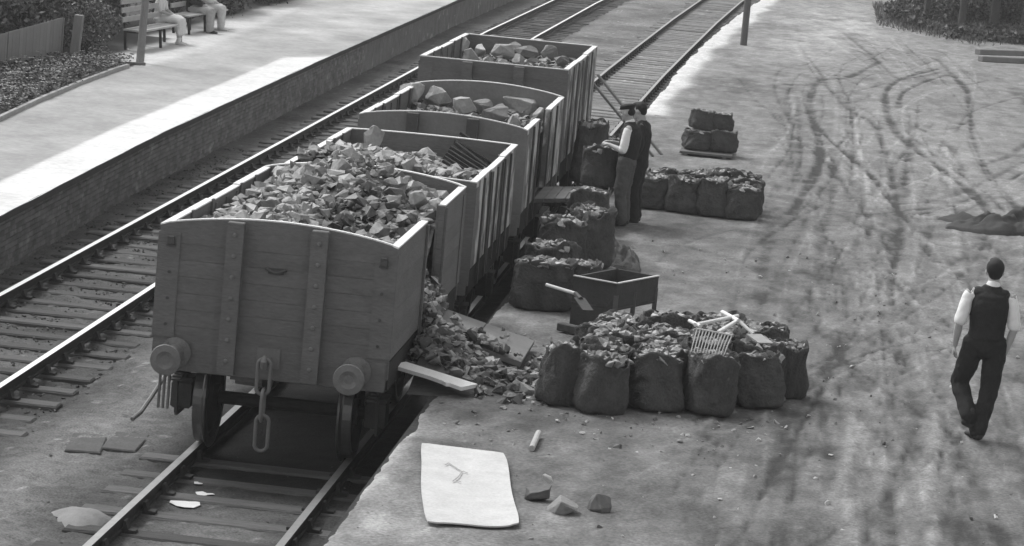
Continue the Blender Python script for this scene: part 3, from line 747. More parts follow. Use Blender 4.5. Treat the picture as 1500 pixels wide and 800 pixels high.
# supports: pale broken plank
M_plank = mat('pale_plank', .85, .8, .08, 4, .3, stretch=(5, 1, 1))
mb = MB(); p = at(583, 537, .95); q = at(688, 570, .88)
d = (q-p); L_ = d.length; d.normalize(); n_ = d.cross(Vector((0, 0, 1))).normalized()      # n_ points to the camera side
vs = []; fs = []
out = [(0, -.02), (.06, .0), (.5, -.02), (.72, .0), (.80, .03), (.83, -.0), (1, .02)]
N = len(out)
for (t, w) in out:
    c = p+d*L_*t
    for (e, hz) in ((n_*(.13+w), .0), (n_*(.13+w), .035), (-n_*.13, .035), (-n_*.13, .0)): vs.append(c+e+Vector((0, 0, hz)))
for k in range(N-1):
    for j in range(4): fs.append((4*k+j, 4*k+4+j, 4*k+4+(j+1) % 4, 4*k+(j+1) % 4))
fs += [(0, 1, 2, 3), (4*N-1, 4*N-2, 4*N-3, 4*N-4)]
mb.add(vs, fs); tag(mb.build('broken_plank', M_plank), 'white broken plank bridging the gap below the spilled coal', 'plank')

# ================================================================ SACKS
M_sack = mat('dirty_sacking', .078, .9, .42, 5, 1.0, bscale=38, streak=(.15, .68, (14, 14, 10)))
M_sack2 = mat('grey_sacking', .085, .95, .3, 5, .7, bscale=35)
SK = []
def sack_mesh(seed, h=.54, w=.265, m=None, full=1.0):
    """body mesh + coal mesh, base at 0"""
    rs = np.random.RandomState(seed); seg = 72; vs = []; fs = []
    key = [(0, .55), (.012, .86), (.05, 1.0), (.14, 1.05), (.30, 1.06), (.45, 1.03), (.60, 1.0), (.75, .98), (.88, .96), (.97, .98), (1.0, .95), (1.001, .91)]
    lev = []
    for (t0, r0), (t1, r1) in zip(key[:-1], key[1:]):
        nn = max(1, int((t1-t0)*30)); lev += [(t0+(t1-t0)*q/nn, r0+(r1-r0)*q/nn) for q in range(nn)]
    lev += [(1.0, .92), (.95, .88), (.84, .85)]
    ph = rs.uniform(0, 6.28, 6)
    for li, (t, r) in enumerate(lev):
        for k in range(seg):
            a = 2*math.pi*k/seg; c, s = math.cos(a), math.sin(a)
            sq = (abs(c)**4.2+abs(s)**4.2)**(-1/4.2)
            fold = .020*math.sin(4*a+ph[0]+t*3)*t + .014*math.sin(7*a+ph[1]-t*5)*(.3+t) + .03*math.sin(2*a+ph[2])
            cr = float(fbm(np.array(a*1.3+seed), np.array(t*2.2+3*math.sin(a+ph[3])), 1.6, seed, 4))*.18 - abs(float(vn(np.array(a*2.1+seed*3), np.array(t*3.5), 1.0, seed+9)))*.13
            lump = .12*max(0, float(vn(np.array(a*3), np.array(t*5), 1.2, seed+20)))
            rr = w*sq*.95*(r+fold+cr+lump)
            top = max(0, t-.55)/.45
            zz = h*t + (.028*math.sin(3*a+ph[3])+.013*math.sin(8*a+ph[1])+.03*math.sin(a+ph[4]))*top*top
            vs.append((rr*c*1.02+.035*t*math.sin(ph[0]), rr*s*.95+.03*t*math.cos(ph[0]), max(zz, 0)))
    n = len(lev)
    for i in range(n-1):
        for k in range(seg): fs.append((i*seg+k, i*seg+(k+1) % seg, (i+1)*seg+(k+1) % seg, (i+1)*seg+k))
    fs += [tuple(range(seg))[::-1], tuple((n-1)*seg+k for k in range(seg))]
    b = MB(); b.add(vs, fs)
    c = MB()
    for k in range(54):
        a = rs.uniform(0, 6.28); r = w*.84*math.sqrt(rs.rand()); s = float(np.clip(rs.gamma(3, .014)+.02, .024, .085))
        rock(c, (r*math.cos(a), r*math.sin(a), h*.90*full+.05*(1-(r/w)**2)+s*.05), s, rs, sub=2, shade=float(np.clip(rs.normal(.95, .55), .15, 2.4)), flat=.75)
    return b, c
for sd_ in range(8):
    b, c = sack_mesh(sd_+40); bo = b.build('coal_sack', M_sack, smooth=True); co = c.build('coal', M_coal, bo)
    SK.append((bo, co))
for bo, co in SK:
    COL.objects.unlink(bo); COL.objects.unlink(co)
def sack(x, y, z, label, group, k, rz=0.0, sc=(1, 1, 1), tilt=(0, 0), m=None):
    b0, c0 = SK[k % len(SK)]; b = b0.copy(); c = c0.copy(); c.parent = b; COL.objects.link(b); COL.objects.link(c)
    b.location = (x, y, z); b.rotation_euler = (tilt[0], tilt[1], rz); b.scale = sc
    return tag(b, label, 'coal sack', group)
G1 = 'full coal sacks in the big block on the yard'
rs = np.random.RandomState(77)
front = [(822, 553, .80, 'narrow left end sack of the front row in the big block'),
         (878, 563, .95, 'second sack from the left in the front row of the big block'),
         (958, 561, .95, 'third sack from the left in the front row of the big block, ragged open mouth'),
         (1036, 565, .96, 'fourth sack from the left in the front row, just below the coal fork'),
         (1113, 558, .95, 'fifth sack from the left in the front row of the big block'),
         (1158, 544, .72, 'narrow right end sack of the front row in the big block')]
FX = []
for i, (px, py, w_, lb) in enumerate(front):
    p = at(px, py, ZY+.26); FX.append(p); sack(p.x, p.y+.05, ZY-.005, lb, G1, i, rs.uniform(-.2, .2)+.35+1.57*i, (w_*1.03, w_*rs.uniform(.97, 1.05), rs.uniform(.94, 1.05)), (rs.normal()*.04, rs.normal()*.05))
for r in range(1, 6):
    n = 0
    for i in range(4):
        x = 3.08+i*.50+(.06 if r % 2 else -.03); x = min(x, 4.86-.05*r); y0_ = float(np.interp(x, [p.x for p in FX[1:]], [p.y for p in FX[1:]])); y = y0_+r*.50
        if y > 2.75: continue
        n += 1
        sack(x+rs.normal()*.03, y+rs.normal()*.03, ZY, '%s sack from the left in the %s row behind the front of the big block' % (['first', 'second', 'third', 'fourth', 'fifth', 'sixth'][n-1], ['first', 'second', 'third', 'fourth', 'fifth'][r-1]), G1, r*7+i*3, rs.uniform(-.5, .5), (rs.uniform(.92, 1.04), rs.uniform(.94, 1.04), rs.uniform(.9, 1.06)), (rs.normal()*.05, rs.normal()*.05))
G2 = 'coal sacks in the small block behind the standing men'
for j, (x, y) in enumerate([(2.66, 15.35), (3.12, 15.2), (3.58, 15.15), (3.98, 15.1), (2.75, 15.95), (3.2, 15.8), (3.66, 15.75), (4.02, 15.75), (3.5, 16.35), (3.92, 16.4)]):
    lbs = ['front left sack of the small block behind the men', 'second sack in the front row of the small block', 'third sack in the front row of the small block', 'front right corner sack of the small block',
           'middle row left sack of the small block', 'middle row second sack of the small block', 'middle row third sack of the small block', 'middle row right sack of the small block', 'rear row left sack of the small block', 'rear right corner sack of the small block, standing highest']
    sack(x, y, ZY, lbs[j], G2, j*5+2, rs.uniform(-.4, .4), (.98, .98, .88+.05*(j % 3)+(.1 if j == 9 else 0)))
G3 = 'separate sacks by the wagons'
sack(2.0, 5.05, ZY, 'wide dark sack nearest the dock edge, left of the wooden tray', G3, 3, .2, (1.28, 1.15, 1.02))
sack(2.42, 5.45, ZY, 'dark sack between the wide dark sack and the wooden tray', G3, 4, .5, (1.0, 1.0, .95))
sack(2.02, 6.2, ZY, 'low dark sack hidden behind the wide dark sack at the dock edge', G3, 5, .9, (1.2, 1.1, 1.1))
sack(1.97, 7.75, ZY, 'open mouthed sack with pale coal on top, left of a close pair', G3, 1, .1, (1.12, 1.1, 1.3))
sack(2.20, 8.65, ZY, 'open mouthed sack with slabs of coal, right and behind in a close pair', G3, 2, .7, (1.12, 1.1, 1.36))
sack(2.02, 11.45, ZY, 'tall leaning sack in front of the standing man in the cap', G3, 0, .3, (1.1, 1.05, 1.16), (.0, -.06))
sack(1.98, 13.15, 1.30, 'sack being filled on the lowered wagon door before the man in the cap', G3, 5, .1, (.92, .9, 1.0))
sack(1.48, 17.5, ZY, 'tall black sack standing by the farthest wagon side', G3, 2, .1, (.95, 1, 1.75), (-.05, .04))
sack(1.72, 18.2, ZY, 'black sack at the dock edge by the farthest wagon, behind the tall black one', G3, 1, .4, (1, 1, 1.25))
# the sack pile on a board
M_board = mat('old_grey_board', .16, .9, .25, 4, .5, stretch=(1, 6, 1))
M_greyb = mat('weathered_board', .22, .9, .18, 4, .5, stretch=(1, 6, 1))
b0 = at(990, 228, ZY); mb = MB()
for k in range(3): mb.box((2.66, 23.1+k*.42, ZY+.03), (3.58, 23.48+k*.42, ZY+.075), bev=.006)
mb.box((2.72, 23.1, ZY-.01), (2.80, 24.34, ZY+.03)); mb.box((3.4, 23.1, ZY-.01), (3.48, 24.34, ZY+.03))
tag(mb.build('wooden_pallet', M_board), 'low grey board under the small pile of sacks in mid yard', 'board')
G4 = 'sacks piled on the board in mid yard'
for (x, y, z, s, t, lb) in [(2.95, 23.55, .08, (1.0, 1.0, .62), (0, 0), 'lower left sack of the pile on the board'), (3.36, 23.6, .08, (1.0, 1.0, .66), (0, 0), 'lower right sack of the pile on the board'),
                         (2.98, 23.7, .42, (.85, .9, .62), (.0, .1), 'upper left sack of the pile on the board, heaped highest'), (3.30, 23.8, .42, (.85, .9, .55), (0, -.1), 'upper right sack of the pile on the board')]:
    sack(x, y, ZY+z, lb, G4, int(x*100) % 6, .3, s, t)
# empty sacks and tarpaulin: crumpled cloth
def cloth(name, cx, cyy, lx, ly, h, seed, m, label, cat, zb=ZY, rot=0, taper=None):
    nx, ny = 60, 46; vs = []; fs = []
    for j in range(ny):
        for i in range(nx):
            u_, v_ = i/(nx-1)*2-1, j/(ny-1)*2-1
            ang = math.atan2(v_, u_); rad = max(abs(u_), abs(v_)); wob = 1+.18*math.sin(3*ang+seed)+.10*math.sin(5*ang+seed*2)
            x, y = u_*lx*wob, v_*ly*wob*(1 if not taper else (1-taper*(1-u_)/2))
            e = max(0, 1-rad**3)
            z = h*e*(.25+1.5*abs(float(fbm(u_*2.2+seed, v_*1.6, 1.0, seed, 4)))+.45*abs(math.sin(5*u_-3*v_+seed+2*float(vn(u_*2, v_*2, 1, 4)))))*(1 if not taper else (.35+.65*(u_+1)/2)) + .004+.02*(1-e)*(rad < .999)
            if rad > .999: z = -.01
            c, s = math.cos(rot), math.sin(rot); vs.append((cx+x*c-y*s, cyy+x*s+y*c, zb+z))
    for j in range(ny-1):
        for i in range(nx-1): a = j*nx+i; fs.append((a, a+1, a+nx+1, a+nx))
    mb = MB(); mb.add(vs, fs); return tag(mb.build(name, m, smooth=True), label, cat)
cloth('empty_sacks', 2.50, 9.45, .36, .75, .20, 3, M_sack, 'flattened heap of dark empty sacks behind the wooden tray', 'empty sacks')
cloth('tarpaulin', 8.0, 16.95, .92, .7, .34, 8, mat('dark_tarpaulin', .05, .8, .3, 4, .4), 'crumpled dark tarpaulin on the yard beyond the walking man', 'tarpaulin', taper=.25)

# ---- wooden tray on legs
M_tray = mat('tray_boards', .06, .85, .25, 5, .4); M_trayedge = mat('tray_rim', .55, .6, .15, 8, .2)
A_, B_, C_, D_ = Vector((2.46, 3.80, 0)), Vector((2.96, 3.55, 0)), Vector((3.36, 4.45, 0)), Vector((2.86, 4.72, 0))
tr = empty('coal_tray', (2.9, 4.1, ZY), label='dark wooden tray with pale rim standing on legs behind the big block of sacks', cat='tray')
def quadbox(mb, P, Q, z0, z1, t=.03):
    d = (Q-P).normalized(); n = Vector((-d.y, d.x, 0))*t
    vs = [P+Vector((0, 0, z0)), Q+Vector((0, 0, z0)), Q+n+Vector((0, 0, z0)), P+n+Vector((0, 0, z0)), P+Vector((0, 0, z1)), Q+Vector((0, 0, z1)), Q+n+Vector((0, 0, z1)), P+n+Vector((0, 0, z1))]
    mb.add(vs, [(3, 2, 1, 0), (4, 5, 6, 7), (0, 1, 5, 4), (1, 2, 6, 5), (2, 3, 7, 6), (3, 0, 4, 7)])
mb = MB(); quadbox(mb, A_, B_, ZY+.03, 1.40); rel(mb.build('front_board', M_tray), tr)
for P_, Q_ in ((B_, C_), (C_, D_), (D_, A_)): mb = MB(); quadbox(mb, P_, Q_, 1.10, 1.40); rel(mb.build('side_board', M_tray), tr)
mb = MB(); z = 1.11; mb.add([p+Vector((0, 0, z)) for p in (A_, B_, C_, D_)]+[p+Vector((0, 0, z+.02)) for p in (A_, B_, C_, D_)], [(3, 2, 1, 0), (4, 5, 6, 7), (0, 1, 5, 4), (1, 2, 6, 5), (2, 3, 7, 6), (3, 0, 4, 7)]); rel(mb.build('tray_bottom', mat('tray_bottom', .13, .9, .3, 5, .4)), tr)
mb = MB(); mb.bar(A_+Vector((0, 0, 1.408)), B_+Vector((0, 0, 1.408)), .035, .012); mb.bar(B_+Vector((0, 0, 1.408)), C_+Vector((0, 0, 1.408)), .03, .012); rel(mb.build('rim', M_trayedge), tr)
for P_ in (B_.lerp(C_, .45), C_, D_, B_): mb = MB(); mb.bar(P_.lerp((A_+C_)/2, .04)+Vector((0, 0, ZY-.01)), P_.lerp((A_+C_)/2, .04)+Vector((0, 0, 1.27)), .05, .05); rel(mb.build('leg', mat('tray_leg', .12, .8, .2, 6, .3)), tr)

# ---- shovels and fork
M_handle = mat('pale_handle', .75, .6, .12, 9, .2); M_steel = mat('worn_steel', .3, .4, .2, 9, .2, metal=.7)
def tool(name, label, cat): return empty(name, (0, 0, 0), label=label, cat=cat)
# shovel leaning behind the sacks
p0, p1, p2 = at(800, 417, 1.40), at(843, 430, 1.36), at(862, 452, 1.28)
t = empty('shovel', p1, label='shovel with pale shaft leaning across the dark sacks, left of the wooden tray', cat='shovel')
mb = MB(); mb.tube([p0, p1], .018, 8); rel(mb.build('handle', M_handle), t)
mb = MB(); mb.tube([p1, p1.lerp(p2, .4)], [.025, .03], 8); mb.bar(p1.lerp(p2, .3), p2+Vector((.0, -.02, -.02)), .12, .012); rel(mb.build('blade', mat('dark_blade', .05, .6, .2, 9, .2)), t)
# coal fork on the block
zt_ = 1.44
F0 = at(1010, 474, zt_); F1 = at(1080, 470, zt_+.04)
t = empty('coal_fork', F0, label='many tined coal fork lying on top of the big block of sacks', cat='fork')
mb = MB()
for k in range(12):
    a = at(1021+k*4.6, 483+k*.9, zt_+.05); b = at(1012+k*4.4, 516+k*.4, zt_-.03); mb.tube([a, a.lerp(b, .5)+Vector((0, 0, .01)), b], [.0065, .0065, .004], 6)
rel(mb.build('tines', mat('bright_tines', .33, .45, .15, 9, .1, metal=.3)), t)
mb = MB(); mb.tube([at(1020, 482, zt_+.055), at(1074, 492, zt_+.055)], .014, 8); rel(mb.build('tine_bar', M_steel), t)
mb = MB(); mb.tube([at(1080, 470, zt_+.07), at(1052, 487, zt_+.06)], .021, 8); rel(mb.build('handle', M_handle), t)
t = empty('spade', F1, label='pale handled spade lying across the coal fork on the big block of sacks', cat='spade')
mb = MB(); mb.tube([at(1018, 476, zt_+.04), F1+Vector((0, 0, .05))], .021, 8); mb.tube([at(1010, 470, zt_+.04), at(1026, 478, zt_+.04)], .02, 8); rel(mb.build('shaft', M_handle), t)
mb = MB(); mb.tube([at(1058, 457, zt_+.06), at(1082, 470, zt_+.09)], .022, 8); rel(mb.build('grip', M_handle), t)
mb = MB(); mb.tube([at(1082, 470, zt_+.08), at(1104, 490, zt_+.03)], [.022, .018], 8); mb.bar(at(1104, 490, zt_+.03), at(1122, 503, zt_), .16, .012); rel(mb.build('blade', mat('spade_blade', .33, .5, .2, 9, .2, metal=.3)), t)
# baulk by the sacks
mb = MB(); mb.bar(at(820, 478, ZY+.06), at(868, 489, ZY+.06), .10, .09, bev=.01); tag(mb.build('wooden_baulk', mat('dark_baulk', .09, .9, .3, 5, .4)), 'short dark baulk lying on the dock left of the big block of sacks', 'timber')
mb = MB(); mb.bar(at(862, 530, ZY+.3), at(862, 455, ZY+.75), .012, .012); 
# poles leaning on the farthest wagon
for k, (p, q) in enumerate([((862, 114, 2.0, 22.3), (2.0, 22.2)), ((876, 110, 2.0, 22.3), (2.2, 22.9))]):
    a = at(p[0], p[1], 2.0); b = Vector((2.25+.12*k, 22.4+.4*k, ZY)); mb = MB(); mb.bar(a, b, .045, .04, bev=.006)
    tag(mb.build('wooden_pole', mat('pole_wood', .16, .8, .2, 6, .3)), ['left of two poles leaning on the farthest wagon behind the men', 'right of two poles leaning on the farthest wagon behind the men'][k], 'pole')

# ---- foreground odds and ends
def slab(name, pts, z, t, m, label, cat, curl=0.0):
    """curling sheet from four corner points"""
    N = 24; a, b, c, d = [Vector(p) for p in pts]; vs = []; fs = []
    rs = np.random.RandomState(2)
    for lay in (0, 1):
        for j in range(N+1):
            for i in range(N+1):
                u_, v_ = i/N, j/N
                # rounded corners
                cu, cv = abs(u_-.5)*2, abs(v_-.5)*2; sh = 1-.035*max(0, cu+cv-1.78)/.22
                p = (a*(1-u_)+b*u_)*(1-v_)+(d*(1-u_)+c*u_)*v_
                ctr = (a+b+c+d)/4; p = ctr+(p-ctr)*sh
                p.x += .010*math.sin(7*v_+2)*(abs(u_-.5) > .49); p.y += .03*math.sin(5*u_+1)*(abs(v_-.5) > .49)
                p.z = z + lay*t + curl*(abs(u_-.45)*1.4)**3 + curl*.8*(v_ > .6)*((v_-.6)/.4)**2*.5 + .006*math.sin(6*u_+4*v_)
                vs.append(p)
    K = (N+1)**2
    for j in range(N):
        for i in range(N):
            q = j*(N+1)+i; fs.append((q+K, q+1+K, q+N+2+K, q+N+1+K)); fs.append((q, q+N+1, q+N+2, q+1))
    rim = [i for i in range(N+1)]+[j*(N+1)+N for j in range(1, N+1)]+[N*(N+1)+i for i in range(N-1, -1, -1)]+[j*(N+1) for j in range(N-1, 0, -1)]
    for k in range(len(rim)): p, q = rim[k], rim[(k+1) % len(rim)]; fs.append((p, q, q+K, p+K))
    mb = MB(); mb.add(vs, fs); return tag(mb.build(name, m, smooth=False), label, cat)
M_sheet = mat('pale_card', .54, .8, .17, 4.5, .3, fine=.7, streak=(.33, .70, (9, 5, 1)))
cs = [at(*p, ZY+.03) for p in [(622, 769), (761, 771), (738, 667), (614, 652)]]
sh_ = slab('sheet_of_card', cs, ZY+.028, .012, M_sheet, 'pale curled sheet of card with a dark scrawl lying at the dock edge', 'sheet', curl=.03)
mb = MB()
scr = [at(x, y, ZY+.05) for x, y in [(652, 681), (657, 678), (666, 684), (677, 691), (671, 699), (663, 705)]]
for p, q in zip(scr[:-1], scr[1:]): mb.bar(p, q, .010, .002)
for p, q in (((668, 703), (675, 706)), ((678, 690), (685, 693))): mb.bar(at(*p, ZY+.05), at(*q, ZY+.05), .01, .002)
o = mb.build('scrawl', mat('scrawl', .30, .9, .4, 30, 0)); o.parent = sh_
for x, y, s, sh, lb in [(788, 723, .15, .35, 'black coal lump nearest the pale sheet of card'), (822, 741, .17, .8, 'biggest pale topped lump of the foreground three'), (879, 741, .14, .45, 'coal lump with pale top, right of the foreground three')]:
    mb = MB(); rock(mb, (0, 0, s*.4), s, np.random.RandomState(int(x)+7), sub=3, cuts=7, shade=sh, jag=.015, flat=1.25); tag(mb.build('coal_lump', M_block, loc=at(x, y+10, ZY)), lb, 'coal lump', 'coal lumps lying in the foreground')
mb = MB(); rock(mb, (0, 0, .06), .06, np.random.RandomState(5), sub=2, shade=1.7); tag(mb.build('pale_stone', M_block, loc=at(801, 712, ZY)), 'small pale stone on the ground behind the black lump', 'stone')
mb = MB(); p, q = at(779, 657, ZY+.035), at(789, 634, ZY+.05); mb.tube([p, q], .028, 10); tag(mb.build('wood_offcut', mat('offcut', .42, .8, .2, 8, .3)), 'short pale stick of wood lying in front of the big block of sacks', 'offcut')
# scattered small stones
rs = np.random.RandomState(15); mb = MB()
for k in range(420):
    x = rs.uniform(1.65, 7.5); y = rs.uniform(-8, 12); s = float(np.clip(rs.gamma(1.6, .007)+.006, .006, .045)); rock(mb, (x, y, ZY+s*.2), s, rs, sub=1, shade=rs.uniform(.3, 2.2))
for k in range(160):
    x = rs.normal(3.4, 1.0); y = rs.normal(-1.0, .8); s = float(np.clip(rs.gamma(2, .009)+.006, .008, .05))
    if x > 1.7: rock(mb, (x, y, ZY+s*.2), s, rs, sub=1, shade=rs.uniform(.25, 2.0))
tag(mb.build('scattered_stones', M_coal), kind='stuff', label='bits of coal and stone strewn over the yard', cat='stones')
# ballast stones
rs = np.random.RandomState(16); mb = MB()
for k in range(7600):
    y = rs.uniform(-4, 26) if k < 7500 else rs.uniform(-8, 0)
    m_ = float(itp(MAIN, y)); x = rs.uniform(m_-1.75, m_+1.45)
    if k > 7500: x = rs.uniform(-2.6, 1.5)
    s = rs.uniform(.012, .034); rock(mb, (x, y, -.225+(.05 if x > m_+1.5 else 0)+s*.1), s, rs, sub=1, cuts=5, shade=float(np.clip(rs.normal(.6, .25), .2, 1.9)))
tag(mb.build('ballast_stones', mat('ballast_stone', .15, .9, .3, 8, .3, attr='shade')), kind='stuff', label='loose ballast stones between the rails and sleepers', cat='ballast')
M_slabm = mat('flat_stone', .10, .9, .25, 5, .6)
for k, (x0, y0_, x1, y1_, lb) in enumerate([(92, 650, 150, 652, 'left flat paving stone between the tracks'), (146, 648, 210, 656, 'right flat paving stone between the tracks')]):
    mb = MB(); c = at((x0+x1)/2+6, y0_-4, -.14); mb.box((-.175, -.40, -.06), (.175, .40, -.012), bev=.012); o = mb.build('paving_stone', M_slabm, loc=c); o.rotation_euler.z = .15-.1*k; tag(o, lb, 'paving stone', 'paving stones between the tracks')
# pale ash mound
vs = []; fs = []; N = 28; c = at(118, 760, -.17)
for i in range(12):
    r = i/11
    for k in range(N): a = 2*math.pi*k/N; rr = r*(1+.12*math.sin(3*a)+.06*math.sin(7*a)); vs.append((c.x+.30*rr*math.cos(a)-.06*math.sin(a)*rr, c.y+.42*rr*math.sin(a), -.215+.13*max(0, 1-r*r)**.8+.004*math.sin(9*a)*r))
for i in range(11):
    for k in range(N): fs.append((i*N+k, (i+1)*N+k, (i+1)*N+(k+1) % N, i*N+(k+1) % N))
mb = MB(); mb.add(vs, fs); tag(mb.build('ash_mound', mat('pale_ash', .24, .95, .2, 6, .4), smooth=True), 'small pale mound of ash beside the siding rail', 'ash')
# paper scraps
for k, (x, y, s, lb) in enumerate([(271, 738, .13, 'largest torn white paper scrap between the siding rails'), (299, 724, .07, 'small white paper scrap right of the largest one'), (291, 708, .05, 'smallest paper scrap between the siding rails')]):
    mb = MB(); c = at(x, y, -.16); N = 9; rs = np.random.RandomState(k+3)
    top = [(c.x+s*rs.uniform(.6, 1.5)*math.cos(2*math.pi*i/N), c.y+s*1.5*rs.uniform(.4, 1.2)*math.sin(2*math.pi*i/N), -.158+rs.uniform(0, .008)) for i in range(N)]
    vs = [(c.x, c.y, -.153)]+top; mb.add(vs, [(0, i+1, (i+1) % N+1) for i in range(N)])
    mb.add([(v[0], v[1], v[2]-.004) for v in vs], [(0, (i+1) % N+1, i+1) for i in range(N)])
    tag(mb.build('paper_scrap', mat('white_paper', .7, .8, .08, 9, .1)), lb, 'paper', 'paper scraps on the track bed')

# ================================================================ POSTS, FENCE, BENCH
M_post = mat('weathered_post', .24, .85, .18, 5, .4, stretch=(4, 4, 1))
def post(name, x, y, z, h, r, label, cat, m=M_post, sq=False, lean=(0, 0)):
    mb = MB()
    if sq: mb.box((-r, -r, 0), (r, r, h), bev=.012)
    else: mb.tube([(0, 0, -.05), (0, 0, h)], [r, r*.88], 14)
    o = mb.build(name, m, loc=(x, y, z)); o.rotation_euler = (lean[0], lean[1], 0); return tag(o, label, cat)
p = at(205, 92, ZP)
root = empty('platform_lamp_post', p, label='tall plain grey post standing on the platform in front of the bench', cat='lamp post')
mb = MB(); mb.tube([(p.x, p.y, ZP-.05), (p.x+.05, p.y, ZP+3.4)], [.085, .07], 14); rel(mb.build('pole', M_post), root)
mb = MB(); mb.lathe([(.10, 0), (.16, .25), (.18, .28), (.05, .38), (.02, .44)], 10, Matrix.Translation((p.x+.05, p.y, ZP+3.4))); rel(mb.build('lantern', M_iron_dk), root)
p = at(1089, 66, ZY)
post('yard_post', p.x, p.y, ZY, 3.2, .095, 'tall grey post on the whitewashed far edge of the yard', 'post', mat('yard_post_wood', .12, .85, .2, 5, .3))
post('fence_post', -10.03, 30.45, ZP, .98, .085, 'pale square fence post between the board fence and the flowering shrub', 'post', sq=True, lean=(0, .05))
# board fence
M_fence = mat('grey_fence_boards', .25, .85, .10, 3, .25, attr='shade')
f = empty('board_fence', (-10.45, 29, ZP), label='pale grey close boarded fence behind the flower bed at the left edge', cat='fence')
fa, fb = Vector((-10.95, 24.3, 0)), Vector((-10.33, 30.55, 0)); dv = (fb-fa); n = 34
mb = MB(); rs = np.random.RandomState(8)
for k in range(n):
    a = fa+dv*(k/n); b = fa+dv*((k+1)/n-.001); mb.shade = rs.uniform(.93, 1.08)
    h = .72+.16*min(1, max(0, (k/n-.45)/.5)); mb.bar(a+Vector((0, 0, ZP+h/2)), b+Vector((0, 0, ZP+h/2)), .022+.003*(k % 2), h)
rel(mb.build('boards', M_fence), f)
for t_ in (.52, .995): mb = MB(); a = fa+dv*t_; mb.box((a.x+.012, a.y-.03, ZP), (a.x+.03, a.y+.03, ZP+.72+.16*min(1, max(0, (t_-.45)/.5)))); rel(mb.build('batten', M_fence), f)
# bench facing the track
M_bench = mat('bench_slats', .40, .8, .15, 5, .3); M_bdk = mat('bench_iron', .03, .7, .2, 6, .3)
bc = Vector((-9.85, 36.0, ZP)); BR = math.radians(-4)
bn = empty('platform_bench', bc, BR, label='wooden platform bench with slatted back and dark iron legs', cat='bench')
def Pb(mb, name, m): return mb.build(name, m, bn)
mb = MB(); mb.box((.0, -1.7, .43), (.13, 1.7, .465)); mb.box((.145, -1.7, .43), (.27, 1.7, .465)); mb.box((.285, -1.7, .425), (.42, 1.7, .46)); Pb(mb, 'seat', M_bench)
for z0 in (.60, .80, .98):
    mb = MB(); mb.box((-.05-(z0-.6)*.15, -1.7, z0), (-.02-(z0-.6)*.15, 1.7, z0+.11)); Pb(mb, 'back_slat', M_bench)
for y_ in (-1.45, -.1, 1.45):
    mb = MB(); mb.bar((.38, y_, 0), (.34, y_, .43), .06, .05); mb.bar((0, y_, 0), (-.04, y_, .45), .06, .05); mb.bar((-.04, y_, .4), (-.13, y_, 1.08), .05, .04); mb.bar((-.0, y_, .40), (.4, y_, .40), .05, .05); Pb(mb, 'leg_frame', M_bdk)
bn2 = empty('platform_bench', (-10.05, 41.6, ZP), BR, label='farther dark platform bench under two seated figures, mostly beyond the frame', cat='bench')
for ch in list(bn.children): c = ch.copy(); COL.objects.link(c); c.parent = bn2
# bed kerb
mb = MB(); kp = [at(x, y, ZP) for x, y in [(-60, 205), (0, 176), (60, 148), (120, 123), (165, 106), (187, 99)]]
for a, b in zip(kp[:-1], kp[1:]): mb.bar(a+Vector((0, 0, .03)), b+Vector((0, 0, .03)), .07, .09)
tag(mb.build('kerb_edging', mat('kerb_stone', .35, .85, .25, 6, .4)), 'low stone edging curving round the flower bed', 'kerb')
mb = MB(); a, b = at(152, 94, ZP), at(212, 96, ZP); mb.bar(a+Vector((0, 0, .03)), b+Vector((0, 0, .03)), .07, .06); tag(mb.build('timber_edging', mat('edging_wood', .14, .85, .2, 6, .3)), 'short dark timber edging at the foot of the platform post', 'edging')

# ---- plants
M_leaf = mat('leaves', .10, .75, .3, 4, 0, attr='shade', spec=.3); M_flower = mat('petals', .6, .8, .1, 4, 0, attr='shade'); M_bark = mat('bark', .08, .9, .3, 5, .6, stretch=(1, 1, .3))
def leaves(mb, c, r, n, s, rs, m=0, lo=.25, hi=1.8, clump=None):
    """n small leaf faces gathered in clumps through an ellipsoid"""
    nc = clump or max(6, n//60); cl = []
    for k in range(nc):
        d = rs.normal(size=3); d /= np.linalg.norm(d); q = rs.uniform(.45, 1.0); cl.append((np.array(c)+d*q*np.array(r), rs.uniform(.35, 1.8)))
    for k in range(n):
        cc, sh = cl[rs.randint(nc)]; p = cc+rs.normal(size=3)*np.array(r)*.17
        if p[2] < c[2]-r[2]: p[2] = c[2]-r[2]+.02
        a = rs.normal(size=3); a /= np.linalg.norm(a); b = np.cross(a, rs.normal(size=3)); b /= np.linalg.norm(b)+1e-9
        ss = s*rs.uniform(.6, 1.3); mb.shade = float(np.clip(sh*rs.normal(1, .3), lo, hi))
        mb.add([p-a*ss*.9, p+b*ss*.45, p+a*ss*.9, p-b*ss*.45], [(0, 1, 2, 3)], m)
def shrub(name, x, y, z, r, n, s, label, cat, seed, group=None, flowers=0, m=None):
    rs = np.random.RandomState(seed); root = empty(name, (x, y, z), label=label, cat=cat, group=group)
    mb = MB(); leaves(mb, (0, 0, r[2]*.95), r, n, s, rs); mb.build('foliage', m or M_leaf, root)
    mb = MB()
    for k in range(5):
        a = rs.uniform(0, 6.28); mb.tube([(0, 0, -.05), (r[0]*.35*math.cos(a), r[1]*.35*math.sin(a), r[2]*.8), (r[0]*.7*math.cos(a), r[1]*.7*math.sin(a), r[2]*1.5)], [.03, .02, .008], 6)
    mb.build('stem', M_bark, root)
    if flowers:
        mb = MB(); leaves(mb, (0, 0, r[2]*.95), r, flowers, s*.8, rs, lo=.4, hi=1.3); tag(mb.build('flowers', M_flower, root), kind='stuff')
    return root
shrub('flowering_shrub', -10.35, 32.3, ZP, (.62, 1.0, .62), 3600, .05, 'rounded dark shrub dotted with pale flowers beside the square fence post', 'shrub', 1, flowers=120)
